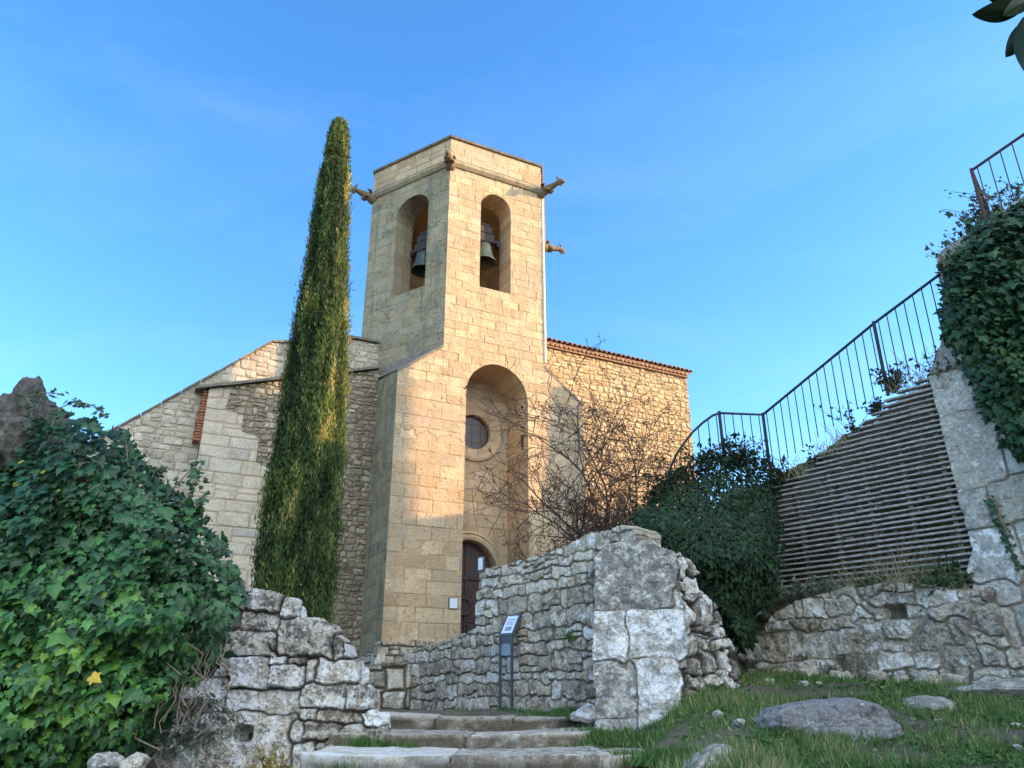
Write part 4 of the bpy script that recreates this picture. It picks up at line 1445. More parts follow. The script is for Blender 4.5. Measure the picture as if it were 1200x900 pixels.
def step(x0, x1, yf, yb, ztop, rise, bow, seed, rnd_right=0.0, dz=0.0):
    rng_ = random.Random(seed)
    nu, prof = int((x1 - x0) / 0.02), []
    d = yb - yf
    prof += [(0.02, -rise)] + [(0.0, -rise + rise * k / 8) for k in range(1, 7)]
    prof += [(0.008, -0.018), (0.022, -0.007), (0.045, 0.0)]
    prof += [(0.045 + (d - 0.045) * k / 34, 0.0) for k in range(1, 35)]
    cuts = [x0]
    while cuts[-1] < x1:
        cuts.append(cuts[-1] + rng_.uniform(0.8, 1.5))
    cuts = np.array(cuts)
    U = np.linspace(x0, x1, nu)
    PU = np.array(prof)
    u, k = np.meshgrid(U, np.arange(len(prof)), indexing='ij')
    py, pz = PU[k, 0], PU[k, 1]
    sid = np.searchsorted(cuts, u + 0.05 * fbm(u * 3, (py - pz) * 4, seed, 2, seed))
    near = np.min(np.abs((u + 0.05 * fbm(u * 3, (py - pz) * 4, seed, 2, seed))[..., None] - cuts), axis=-1)
    body = sstep(0.0, 0.016, near)
    rv = np.array([rng_.random() for _ in range(len(cuts) + 2)])
    bowf = bow * ((u - (x0 + x1) / 2) / ((x1 - x0) / 2)) ** 2 + rnd_right * sstep(x1 - 0.5, x1, u)
    front = (py < 0.05)
    yy = yf + py + bowf * np.clip(1 - py / d, 0, 1) + np.where(front, 1, 0) * (0.03 * fbm(u * 4, pz * 9, 1.1, 4, seed + 2) - 0.035 * (1 - body) - 0.0)
    wear = -0.03 * np.exp(-((u - (x0 + x1) / 2) / 0.7) ** 2) * (py > 0.01)
    zz = ztop + pz + wear + dz * (u - x0) / (x1 - x0) + np.where(pz > -0.02, 1, 0.3) * (0.016 * fbm(u * 3, yy * 3, 0.4, 4, seed + 5) + (rv[sid] - 0.5) * 0.035 - 0.018 * (1 - body))
    V = np.stack([u, yy, zz], -1).reshape(-1, 3)
    m = len(prof)
    f = []
    for i in range(nu - 1):
        for j in range(m - 1):
            f.append((i * m + j, (i + 1) * m + j, (i + 1) * m + j + 1, i * m + j + 1))
    # ends
    for i, rev in ((0, True), (nu - 1, False)):
        base = len(V)
        V = np.concatenate([V, [[U[i], yb, ztop - rise]]])
        ring = [i * m + j for j in range(m)] + [base]
        f.append(tuple(reversed(ring)) if not rev else tuple(ring))
    riser_dark = np.clip(sstep(-0.010, -0.030, pz) * (0.82 + 0.9 * fbm(u * 5, pz * 9, 0.6, 3, seed + 8)), 0, 0.9)  # riser faces darker and mottled, treads left pale
    body = body * (1 - riser_dark)
    c = np.stack([rv[sid].ravel(), body.ravel(), rv[(sid + 1) % len(rv)].ravel(), np.ones(u.size)], 1)
    c = np.concatenate([c, [[0.5, 1, 0.5, 1]] * 2])
    mb = MB()
    mb.add(V, f, c)
    mb.build('step', M['step'], t)


step(-1.75, 1.25, 6.95, 8.45, 1.175, 0.32, 0.12, 5, 0.25, 0.0)
step(-1.78, 0.95, 8.15, 9.7, 1.305, 0.26, 0.05, 6, 0.45, 0.015)
step(-1.90, 0.85, 9.35, 11.0, 1.445, 0.24, 0.05, 7, 0.5, -0.02)


# ------------------------------------------------------------------ boulders
def ico(sub):
    bm = bmesh.new()
    bmesh.ops.create_icosphere(bm, subdivisions=sub, radius=1)
    V = np.array([v.co[:] for v in bm.verts])
    f = [tuple(v.index for v in fa.verts) for fa in bm.faces]
    bm.free()
    return V, f


ICO5 = ico(6)
ICO4 = ico(5)


def boulder(name, label, c, size, seed, mat, rotz=0.0, flat=0.5, group=None, cat='boulder', tone=None, rough=0.15):
    V, f = ICO5
    rng_ = random.Random(seed)
    d = V / np.linalg.norm(V, axis=1)[:, None]
    r = np.ones(len(d))
    for k in range(9):                      # flat facets
        n_ = unit([rng_.gauss(0, 1), rng_.gauss(0, 1), rng_.gauss(0, 0.8)])
        lim = rng_.uniform(0.60, 0.88)
        dd = d @ n_
        r = np.minimum(r, np.where(dd > 0.05, lim / np.maximum(dd, 0.05), 9))
    r = r * (1 + rough * fbm(d[:, 0] * 2.2, d[:, 1] * 2.2, d[:, 2] * 2.2, 5, seed, 0.55) + 0.02 * fbm(d[:, 0] * 14, d[:, 1] * 14, d[:, 2] * 14, 3, seed + 1))
    P = d * r[:, None] * np.array(size)
    cz, sz = math.cos(rotz), math.sin(rotz)
    P = np.stack([P[:, 0] * cz - P[:, 1] * sz, P[:, 0] * sz + P[:, 1] * cz, P[:, 2]], 1)
    mb = MB()
    mb.add(P + np.array(c), f, (rng_.random() if tone is None else tone, 1, rng_.random(), 1))
    o = mb.build(name, mat, None, (c[0], c[1], c[2] - size[2] * 0.6), smooth=True)
    tag(o, label, cat, group)
    return o


M['darkrock'] = stone_mat('dark_outcrop', [(0.11, 0.105, 0.095), (0.15, 0.14, 0.125), (0.19, 0.175, 0.155), (0.13, 0.125, 0.11)], (0.1, 0.1, 0.1), white=0.2, dark=0.5, vary=0.5, bump=1.0)
M['bluestone'] = stone_mat('grey_blue_boulder', [(0.2, 0.205, 0.22), (0.24, 0.245, 0.26), (0.27, 0.275, 0.285), (0.22, 0.22, 0.23)], (0.1, 0.1, 0.1), white=0.35, dark=0.35, vary=0.4, bump=0.8, scale=1.2)
c = at(966, 848, 7.7)
boulder('boulder', 'large flat grey-blue boulder lying in the grass bank', (c[0], c[1], c[2] - 0.02), (0.66, 0.46, 0.25), 3, M['bluestone'], 0.05, tone=0.2)
c = at(832, 890, 6.9)
boulder('boulder', 'white lichened boulder in the grass at the foot of the pillar', (c[0], c[1], c[2] - 0.06), (0.32, 0.28, 0.17), 9, M['block'], 0.2)
c = at(905, 902, 6.65)
boulder('boulder', 'small mottled stone at the lower edge of the grass bank', (c[0], c[1], c[2] - 0.07), (0.30, 0.25, 0.15), 12, M['lichen'], 0.4)
c = at(1085, 830, 8.7)
boulder('boulder', 'pinkish grey stone in the grass below the bank wall drain hole', (c[0], c[1], c[2] - 0.05), (0.36, 0.3, 0.17), 17, M['masonry'], -0.3)
c = at(1170, 806, 9.2)
boulder('boulder', 'long pale flat slab at the foot of the retaining wall', (c[0], c[1] - 0.05, c[2] - 0.04), (0.62, 0.30, 0.15), 21, M['masonry'], -0.5, tone=0.75)
c = at(686, 836, 9.2)
boulder('boulder', 'small white stone beside the left foot of the pillar', (c[0], c[1], c[2] - 0.01), (0.17, 0.15, 0.11), 25, M['block'], 0.1)
c = at(878, 764, 11.6)
boulder('boulder', 'white round stone wedged between pillar and bank wall', (c[0], c[1], c[2]), (0.20, 0.2, 0.17), 27, M['block'], 0.1, tone=0.9)
c = at(12, 500, 7.25)
boulder('rock_outcrop', 'dark jagged rock sticking up above the ivy at the left edge', (c[0], c[1] + 0.25, c[2] - 0.1), (0.42, 0.6, 0.62), 33, M['darkrock'], 0.3, cat='rock', rough=0.3)
for k, (x, y, w_, lab) in enumerate([(125, 893, 0.13, 'leftmost of the pale stones under the ivy at the bottom edge'), (158, 893, 0.11, 'pinkish stone under the ivy, second from the left at the bottom edge')]):
    c = at(x, y, 6.3)
    boulder('stone', lab, (c[0], c[1], c[2] - 0.02), (w_, w_, w_ * 0.75), 40 + k, M['block'] if k == 0 else M['step'], k, cat='stone')

rq = random.Random(71)
proto = None
for k in range(16):
    x, y = rq.uniform(835, 1195), rq.uniform(795, 895)
    Yq = 11.2 - (y - 795) / 100 * 4.4 - (x - 835) / 360 * 1.3
    q = EYE + ray(x, y) * (Yq / ray(x, y)[1])
    zq = float(terrain_z(q[0], q[1]))
    sz_ = rq.uniform(0.04, 0.085)
    if proto is None:
        proto = boulder('stone', 'small pale stone half sunk in the grass bank', (q[0], q[1], zq + 0.01), (0.07, 0.06, 0.045), 50, M['block'], 0.3, cat='stone', group='small stones in the grass bank')
        o = proto
    else:
        o = proto.copy()
        col.objects.link(o)
    o.location = (q[0], q[1], zq)
    o.scale = (sz_ / 0.07, sz_ / 0.07, sz_ / 0.07 * rq.uniform(0.7, 1.1))
    o.rotation_euler = (0, 0, rq.uniform(0, 6.28))

rq = random.Random(72)
proto = None
for k in range(15):
    x = 872 + k * 19 + rq.uniform(-7, 7)
    y = rq.uniform(793, 812)
    a_, b_ = FLOW.px(x, y)
    q = FLOW.p(a_, 0, rq.uniform(0.05, 0.30))
    zq = float(terrain_z(q[0], q[1]))
    sz_ = rq.uniform(0.07, 0.17)
    if proto is None:
        proto = boulder('stone', 'weathered stone fallen at the foot of the bank wall', (q[0], q[1], zq), (0.15, 0.12, 0.10), 58, M['lowwall'], 0.3, cat='stone', group='fallen stones along the bank wall', rough=0.2)
        o = proto
    else:
        o = proto.copy()
        col.objects.link(o)
    o.location = (q[0], q[1], zq - 0.02)
    o.scale = (sz_ / 0.13, sz_ / 0.13, sz_ / 0.13 * rq.uniform(0.7, 1.1))
    o.rotation_euler = (rq.uniform(-0.3, 0.3), rq.uniform(-0.3, 0.3), rq.uniform(0, 6.28))

# ------------------------------------------------------------------ information stand
FI = Frame(at(586, 829, 11.35) * [1, 1, 0], (0.80, -0.60, 0))
zb = 1.42
t = thing('information_stand', 'slim steel information stand with a tilted panel before the rubble wall', 'information stand', FI.p(0.14, zb, 0))
wI = 0.20
for a in (0, wI):
    mb = MB()
    mb.boxf(FI, a - 0.015, a + 0.015, zb - 0.06, zb + 1.02, -0.015, 0.015, bev=0.006)
    mb.build('post', M['steel'], t)
FT = Frame(FI.p(0, zb + 1.0, 0), FI.A, batter=R(-0.1))
lean = R(34)
FT.B = unit(np.array([0, 0, 1.0]) * math.cos(lean) - FI.N * math.sin(lean))
FT.N = unit(np.cross(FT.A, FT.B))
mb = MB()
mb.boxf(FT, -0.03, wI + 0.03, -0.01, 0.36, -0.02, 0.015, bev=0.006)
pnl = mb.build('tilted_panel', M['steel'], t)
mb = MB()
mb.boxf(FT, 0.005, wI - 0.005, 0.03, 0.325, 0.0152, 0.018)
sh = mb.build('information_sheet', M['sheet'], pnl)
mb = MB()
mb.boxf(FT, 0.03, wI - 0.03, 0.25, 0.265, 0.0182, 0.0195)
mb.boxf(FT, 0.05, wI - 0.04, 0.07, 0.14, 0.0182, 0.0195)
for k in range(4):
    mb.boxf(FT, 0.03, wI - 0.03 - 0.02 * (k % 2), 0.165 + k * 0.018, 0.172 + k * 0.018, 0.0182, 0.0195)
mb.build('print_block', M['ink'], pnl)
for (z0, z1, m_) in ((0.90, 1.0, 'steel'), (0.74, 0.885, 'ink')):
    mb = MB()
    mb.boxf(FI, 0.0225, wI - 0.0225, zb + z0, zb + z1, -0.008, 0.006)
    mb.build('lower_panel', M[m_], t)

# ================================================================== PLANTS
IVY_T = [(0, 0.0), (0.20, -0.13), (0.44, -0.06), (0.38, 0.14), (0.60, 0.40), (0.30, 0.46), (0.20, 0.66), (0, 1.0),
         (-0.20, 0.66), (-0.30, 0.46), (-0.60, 0.40), (-0.38, 0.14), (-0.44, -0.06), (-0.20, -0.13)]
IVY_V = np.array([(0, 0.28, 0.05)] + [(x, y, -0.16 * abs(x) - 0.10 * y * y) for x, y in IVY_T])
IVY_F = [(0, i + 1, (i + 1) % 14 + 1) for i in range(14)]
SIM_V = np.array([(0, 0, 0), (0.27, 0.40, -0.05), (0, 1, -0.16), (-0.27, 0.40, -0.05), (0, 0.42, 0.04)])
SIM_F = [(0, 1, 4), (1, 2, 4), (2, 3, 4), (3, 0, 4)]
NDL_V = np.array([(0, 0, 0), (0.10, 0.40, 0.03), (0, 1, 0), (-0.10, 0.40, -0.03)])
SPR_V = np.array([(0, 0, 0), (0.16, 0.35, 0.03), (0, 1, 0), (-0.16, 0.35, -0.03)])
SPR_F = [(0, 1, 2), (0, 2, 3)]
BLD_V = np.array([(-0.03, 0, 0), (0.03, 0, 0), (-0.022, 0.5, 0.06), (0.022, 0.5, 0.06), (0, 1, 0.28)])
BLD_F = [(0, 1, 3, 2), (2, 3, 4)]


def leaves(mb, P, nrm, tip, size, val, T, F_, rnd=None):
    P = np.asarray(P, float)
    n = len(P)
    if n == 0:
        return
    nrm = nrm / np.linalg.norm(nrm, axis=1)[:, None]
    tip = tip - (tip * nrm).sum(1)[:, None] * nrm
    tip = tip / (np.linalg.norm(tip, axis=1)[:, None] + 1e-9)
    sd = np.cross(tip, nrm)
    V = P[:, None, :] + np.asarray(size)[:, None, None] * (T[None, :, 0:1] * sd[:, None, :] + T[None, :, 1:2] * tip[:, None, :] + T[None, :, 2:3] * nrm[:, None, :])
    k = len(T)
    off = (np.arange(n) * k)
    faces = []
    for q in F_:
        faces.append(off[:, None] + np.array(q)[None, :])
    fl = []
    for fa in faces:
        fl.extend(map(tuple, fa.tolist()))
    if rnd is None:
        rnd = np.random.default_rng(1).random(n)
    C = np.stack([np.clip(val, 0, 1), np.ones(n), rnd, np.ones(n)], 1)
    mb.add(V.reshape(-1, 3), fl, np.repeat(C, k, axis=0))


def at_v(px, py, Y):
    dx = (px - 600) / 900.0
    dv = (450 - py) / 900.0
    d = np.stack([dx, CP - dv * SP, SP + dv * CP], -1)
    return EYE + d * (Y / d[..., 1])[..., None]


def foliage_px(poly, n, gen, seed):
    """random picture points inside an outline, with distance from its edge and direction to it"""
    poly = np.array(poly, float)
    lo, hi = poly.min(0), poly.max(0)
    P = lo + gen.random((int(n * 2.6), 2)) * (hi - lo)
    wob = np.stack([fbm(P[:, 0] / 28, P[:, 1] / 28, 0.3, 3, seed), fbm(P[:, 0] / 28, P[:, 1] / 28, 5.3, 3, seed + 1)], 1) * 16
    phi, clo = poly_info(P + wob, poly)
    m = phi < 0
    P, phi, clo = P[m][:n], phi[m][:n], clo[m][:n]
    out = clo - P
    out = out / (np.linalg.norm(out, axis=1)[:, None] + 1e-6)
    return P, -phi, out


def bulged_ivy(mb, poly, n, Y0, bulge, soft, size, seed, valf, T=IVY_V, F_=IVY_F, layer=0.3, droop=-0.9, lump=0.2, lf=60):
    gen = np.random.default_rng(seed)
    P, d, out = foliage_px(poly, n, gen, seed)
    q = 1 - np.exp(-d / soft)
    lm = fbm(P[:, 0] / lf, P[:, 1] / lf, 2.2, 3, seed + 5)
    y0 = Y0(P) if callable(Y0) else Y0
    Y = y0 - bulge * q - lump * lm + layer * gen.random(len(P)) ** 1.5
    W3 = at_v(P[:, 0], P[:, 1], Y)
    edge = np.exp(-d / (soft * 0.8))[:, None]
    nrm = np.stack([out[:, 0], np.zeros(len(P)), -out[:, 1]], 1) * edge * 1.3 + np.array([0.0, -1.0, 0.55]) + gen.normal(0, 0.38, (len(P), 3))
    tip = np.stack([gen.normal(0, 0.45, len(P)), gen.normal(0, 0.2, len(P)) - 0.35, np.full(len(P), droop)], 1)
    sz = size * np.exp(gen.normal(-0.04, 0.36, len(P)))
    vv = valf(P, gen)
    sz = np.where(vv > 0.87, np.minimum(sz, size * 0.9), sz)
    leaves(mb, W3, nrm, tip, sz, vv, T, F_, gen.random(len(P)))
    return W3, P


# --- ivy on the left, over an old wall
FIV = Frame((-4, 7.35, 0), (1, -0.12, 0), batter=R(8))
t = thing('ivy_covered_wall', 'rubble wall at the left edge almost hidden under ivy', 'wall', FIV.p(0, 1.0, 0))
mb = MB()
panel(mb, FIV, pxpoly(FIV, [(-260, 470), (40, 480), (70, 515), (120, 555), (165, 620), (190, 680), (195, 760), (165, 800), (120, 850), (95, 915), (-260, 915)]), rows(-3, 3, 0.5, 5, (0.18, 0.3), (0.25, 0.6), random.Random(61), 0.2), res=0.035,
      depth=0.7, joint=0.014, soft=0.04, relief=0.06, bulge=0.04, var=0.03, rough=0.03, warp=0.1, round_=0.06, seed=131, edge_noise=0.04, tilt=0.1)
mb.build('stonework', M['lowwall'], t)
ivy_poly = [(-190, 520), (0, 535), (30, 512), (50, 482), (75, 480), (100, 490), (122, 500), (148, 508), (165, 535), (190, 565), (218, 585), (243, 615), (268, 640), (284, 668), (288, 692), (280, 720), (272, 748),
            (262, 772), (232, 790), (215, 800), (205, 830), (190, 852), (168, 872), (120, 880), (80, 905), (-190, 925)]


def ivy_val(P, gen):
    n = len(P)
    v = gen.random(n) * 0.62
    low = np.exp(-(((P[:, 0] - 40) / 150) ** 2 + ((P[:, 1] - 800) / 110) ** 2))
    v += low * (0.16 + 0.46 * gen.random(n))
    mid = np.exp(-(((P[:, 0] - 135) / 60) ** 2 + ((P[:, 1] - 720) / 120) ** 2))
    v += mid * 0.25 * gen.random(n)
    v -= 0.18 * sstep(620, 500, P[:, 1])
    yl = gen.random(n) < (0.006 + 0.05 * np.exp(-(((P[:, 0] - 30) / 60) ** 2 + ((P[:, 1] - 555) / 16) ** 2)) + 0.012 * low)
    v = np.clip(v, 0, 0.86)
    v[yl] = 0.88 + 0.1 * gen.random(yl.sum())
    return np.clip(v, 0, 0.97)


t = thing('ivy', 'dense glossy ivy mass with star-shaped leaves at the left edge', 'ivy', at(120, 880, 7.0))
mb = MB()
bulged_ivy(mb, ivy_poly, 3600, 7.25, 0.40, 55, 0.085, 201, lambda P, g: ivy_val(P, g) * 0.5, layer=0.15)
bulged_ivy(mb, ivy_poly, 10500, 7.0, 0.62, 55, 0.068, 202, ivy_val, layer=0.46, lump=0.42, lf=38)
bulged_ivy(mb, [(-70, 720), (60, 700), (150, 740), (200, 800), (150, 880), (60, 900), (-70, 920)], 1500, 6.85, 0.55, 50, 0.060, 203, lambda P, g: ivy_val(P, g), layer=0.3)
gen = np.random.default_rng(5)
# shoots above and beside the mass
shoots = [[(60, 500), (70, 478), (90, 470), (112, 476), (126, 490)], [(150, 545), (148, 520), (140, 505)], [(190, 590), (205, 570), (222, 552), (232, 538)], [(205, 600), (222, 580), (232, 560), (236, 542)],
          [(170, 575), (182, 552), (192, 545)], [(30, 505), (40, 478), (30, 465), (48, 460), (78, 462)], [(215, 610), (235, 590), (240, 575)]]
sv = MB()
for sh_ in shoots:
    pts = [at(x, y, 6.9) for x, y in sh_]
    fine = []
    for a, b in zip(pts[:-1], pts[1:]):
        for k in range(6):
            fine.append(a + (b - a) * k / 6)
    sv.tube(fine, 0.006, 5)
    fp_ = np.array(fine)
    fp_ = np.repeat(fp_, 2, 0) + gen.normal(0, 0.025, (len(fp_) * 2, 3))
    n = len(fp_)
    leaves(mb, fp_, np.array([0, -1, 0.6]) + gen.normal(0, 0.5, (n, 3)), np.stack([gen.normal(0, 1, n), gen.normal(0, 0.4, n), gen.normal(-0.4, 0.6, n)], 1), 0.042 * np.exp(gen.normal(0, 0.3, n)), gen.random(n) * 0.35, IVY_V, IVY_F, gen.random(n))
# the single bright yellow leaf
yp = at_v(np.array([107.0]), np.array([792.0]), np.array([6.22]))
leaves(mb, yp, np.array([[0.1, -1, 0.4]]), np.array([[0.9, 0, -0.5]]), np.array([0.10]), np.array([1.0]), IVY_V, IVY_F)
mb.build('leaves', M['ivy'], t)
for k in range(26):
    x, y = gen.uniform(10, 270), gen.uniform(560, 870)
    pts = [at(x + gen.normal(0, 10) * i * 0.4, y + 14 * i, 6.85 - 0.02 * i) for i in range(6)]
    sv.tube(pts, 0.007, 5)
for k in range(16):
    x, y = gen.uniform(205, 262), gen.uniform(760, 800)
    pts = [at(x - 5 * i + gen.normal(0, 5), y + 13 * i, 6.9 - 0.03 * i) for i in range(6)]
    sv.tube(pts, 0.005, 4)
sv.build('stems', M['vine'], t)

# --- ivy on the high wall at the right
wi_poly = [(1098, 345), (1106, 312), (1124, 285), (1142, 262), (1165, 248), (1185, 236), (1215, 220), (1300, 190), (1300, 570), (1215, 552), (1195, 538), (1172, 524), (1162, 505), (1145, 478), (1140, 450), (1122, 425), (1112, 408), (1100, 380)]


def wall_Y(P, h=0.0):
    d = np.stack([(P[:, 0] - 600) / 900, CP - (450 - P[:, 1]) / 900 * SP, SP + (450 - P[:, 1]) / 900 * CP], 1)
    tt = ((FRW.O - EYE) @ FRW.N + h) / (d @ FRW.N)
    return (EYE + d * tt[:, None])[:, 1]


def wi_val(P, gen):
    v = gen.random(len(P)) * 0.7
    v += 0.3 * np.exp(-(((P[:, 0] - 1190) / 30) ** 2 + ((P[:, 1] - 410) / 60) ** 2)) * gen.random(len(P))
    return v


t = thing('wall_ivy', 'dark ivy curtain spilling over the top of the retaining wall', 'ivy', FRW.p(1.0, 5.5, 0.2))
mb = MB()
bulged_ivy(mb, wi_poly, 3000, lambda P: wall_Y(P, 0.06), 0.12, 30, 0.085, 211, lambda P, g: wi_val(P, g) * 0.4, layer=0.1, lump=0.08, lf=40)
bulged_ivy(mb, wi_poly, 4200, lambda P: wall_Y(P, 0.10), 0.38, 30, 0.080, 212, wi_val, layer=0.26, lump=0.16, lf=36)
tw = MB()
for k in range(34):
    x0 = gen.uniform(1105, 1196)
    y0 = float(np.interp(x0, [1100, 1125, 1150, 1200], [330, 285, 255, 225])) + 4
    pts = [at(x0 + i * gen.normal(-2.5, 3), y0 - 7 * i, 9.4 - 0.02 * i) for i in range(int(gen.integers(3, 6)))]
    tw.tube(pts, 0.005, 4)
    q = np.repeat(np.array(pts), 3, 0) + gen.normal(0, 0.03, (len(pts) * 3, 3))
    n = len(q)
    leaves(mb, q, np.array([0, -1, 0.4]) + gen.normal(0, 0.6, (n, 3)), gen.normal(0, 1, (n, 3)), 0.05 * np.exp(gen.normal(0, 0.3, n)), gen.random(n) * 0.5, IVY_V, IVY_F, gen.random(n))
mb.build('leaves', M['ivy_dark'], t)
for k in range(7):                                   # creeper trailing over the blocks
    pts = [FRW.p(*FRW.px(1165 + 4 * i + gen.normal(0, 2), 585 + 9 * i), 0.05) for i in range(6)]
    tw.tube(pts, 0.006, 4)
tw.build('stems', M['vine'], t)
t = thing('creeper', 'thin creeper trailing down a joint of the retaining wall', 'creeper', FRW.p(*FRW.px(1185, 650), 0.05))
mb = MB()
cp_ = np.array([FRW.p(*FRW.px(1160 + 0.42 * k + gen.normal(0, 3), 582 + k + gen.normal(0, 3)), 0.05) for k in range(0, 85, 1)])
n = len(cp_)
leaves(mb, cp_, FRW.N + gen.normal(0, 0.4, (n, 3)), np.stack([gen.normal(0, .5, n), gen.normal(0, .5, n), -np.ones(n)], 1), 0.045 * np.exp(gen.normal(0, 0.3, n)), gen.random(n) * 0.8, IVY_V, IVY_F, gen.random(n))
mb.build('leaves', M['ivy_dark'], t)
mb = MB()
mb.tube([FRW.p(*FRW.px(1160 + 0.42 * k, 582 + k), 0.03) for k in range(0, 90, 10)], 0.007, 5)
mb.build('stem', M['vine'], t)

# --- dark evergreen bush
bush_poly = [(738, 612), (752, 592), (768, 580), (780, 562), (800, 548), (815, 540), (838, 536), (855, 530), (875, 540), (900, 548), (914, 562), (916, 600), (912, 640), (914, 672), (900, 692), (890, 720), (884, 745),
             (872, 765), (858, 752), (846, 728), (836, 700), (818, 682), (815, 690), (800, 668), (780, 655), (758, 645), (738, 630)]
t = thing('evergreen_bush', 'dark evergreen bush between the bare shrub and the slatted wall', 'bush', at(850, 740, 11.4))
mb = MB()
bY = lambda P: 12.1 - 1.7 * sstep(560, 660, P[:, 1])
bulged_ivy(mb, bush_poly, 5000, bY, 0.35, 22, 0.075, 221, lambda P, g: g.random(len(P)) * 0.3, SIM_V, SIM_F, layer=0.35, droop=-0.5, lump=0.25, lf=36)
bulged_ivy(mb, bush_poly, 8500, bY, 0.62, 22, 0.070, 222, lambda P, g: g.random(len(P)) * 0.9, SIM_V, SIM_F, layer=0.35, droop=-0.5, lump=0.30, lf=32)
# twiggy shoots on its top
tw = MB()
for k in range(40):
    x0 = gen.uniform(760, 915)
    y0 = float(np.interp(x0, [740, 770, 800, 855, 900, 915], [608, 578, 548, 532, 548, 565])) + 5
    pts = [at(x0 + i * gen.normal(0, 3), y0 - gen.uniform(3, 7) * i, 11.8) for i in range(5)]
    tw.tube(pts, 0.006, 4)
    q = np.repeat(np.array(pts), 5, 0) + gen.normal(0, 0.035, (len(pts) * 5, 3))
    n = len(q)
    leaves(mb, q, gen.normal(0, 1, (n, 3)), np.stack([gen.normal(0, 1, n), gen.normal(0, 1, n), gen.normal(0.4, .6, n)], 1), 0.065 * np.exp(gen.normal(0, 0.3, n)), gen.random(n) * 0.6, SIM_V, SIM_F, gen.random(n))
mb.build('leaves', M['bush'], t)
for k in range(14):
    x0 = gen.uniform(800, 900)
    tw.tube([at(840 + gen.normal(0, 12), 760, 11.3), at((x0 + 840) / 2, 700, 11.4), at(x0, gen.uniform(580, 640), 11.7)], [0.03, 0.02, 0.008], 5)
tw.build('stems', M['twig'], t)

# --- cypress
CZ = [2.2, 3.0, 4.0, 6.0, 9.2, 11.5, 13.2, 14.3, 15.0, 15.4, 15.62]
CR = [0.52, 0.74, 0.80, 0.765, 0.605, 0.48, 0.385, 0.315, 0.255, 0.18, 0.06]
CY_X = lambda z: -4.42 - 0.012 * np.maximum(0, np.asarray(z) - 8)
CY_Y = 16.0
t = thing('cypress_tree', 'tall slender cypress standing left of the bell tower', 'tree', (-4.42, CY_Y, 2.3))
mb = MB()
zz = np.linspace(2.3, 15.45, 90)
th = np.linspace(0, 2 * math.pi, 40, endpoint=False)
ZZ, TT = np.meshgrid(zz, th, indexing='ij')
RR = np.interp(ZZ, CZ, CR) * (0.72 + 0.22 * fbm(np.cos(TT) * 2.2, np.sin(TT) * 2.2, ZZ * 0.8, 3, 71)) - 0.03
RR = np.maximum(RR, 0.02)
V = np.stack([CY_X(ZZ) + RR * np.cos(TT), CY_Y + RR * np.sin(TT), ZZ], -1).reshape(-1, 3)
f = []
for i in range(len(zz) - 1):
    for k in range(40):
        k2 = (k + 1) % 40
        f.append((i * 40 + k, i * 40 + k2, (i + 1) * 40 + k2, (i + 1) * 40 + k))
mb.add(V, f, (0.12, 1, 0.35, 1))
gen = np.random.default_rng(77)
n = 150000
z_ = 2.3 + gen.random(n) ** 1.15 * 13.27
th_ = gen.random(n) * 2 * math.pi
cl = fbm(np.cos(th_) * 2.6, np.sin(th_) * 2.6, z_ * 0.9, 3, 72)
cl2 = fbm(np.cos(th_) * 6, np.sin(th_) * 6, z_ * 1.6, 3, 73)
band = -0.10 * np.exp(-((z_ - 14.25) / 0.09) ** 2)
r_ = np.interp(z_, CZ, CR) * (0.90 + 0.17 * cl + 0.18 * cl2 + 0.09 * gen.normal(0, 1, n)) + band
r_ = np.maximum(r_, 0.01)
er = np.stack([np.cos(th_), np.sin(th_), np.zeros(n)], 1)
nrm = er + gen.normal(0, 0.45, (n, 3)) + [0, 0, 0.15]
tip = er * gen.uniform(0.05, 0.55, n)[:, None] + np.array([0, 0, 1.0]) + gen.normal(0, 0.16, (n, 3))
val = 0.34 + 0.8 * cl + 0.75 * cl2 + gen.normal(0, 0.16, n)
stray = gen.random(n) < 0.02
r_ = np.where(stray, r_ + gen.random(n) * 0.12, r_)
P = np.stack([CY_X(z_), np.full(n, CY_Y), z_], 1) + er * r_[:, None]
brown = gen.random(n) < 0.012
val[brown] = 0.95 + 0.05 * gen.random(brown.sum())
leaves(mb, P, nrm, tip, gen.uniform(0.06, 0.16, n) * (0.65 + 0.35 * np.interp(z_, [2, 15], [1.1, 0.7])), np.clip(val, 0, 1), NDL_V, SPR_F, gen.random(n))
mb.build('crown', M['cypress'], t)
mb = MB()
mb.tube([(-4.42, CY_Y, 2.0), (-4.42, CY_Y, 3.0), (-4.43, CY_Y, 9), (-4.5, CY_Y, 15.3)], [0.24, 0.2, 0.13, 0.02], 10)
mb.build('trunk', M['bark'], t)

# --- bare shrub on the wall
t = thing('bare_shrub', 'leafless twiggy shrub spreading against the sunlit nave wall', 'shrub', (1.55, 12.4, 3.2))
mb, lm_ = MB(), MB()
trunkmb = MB()
rb = random.Random(12)
lp = []


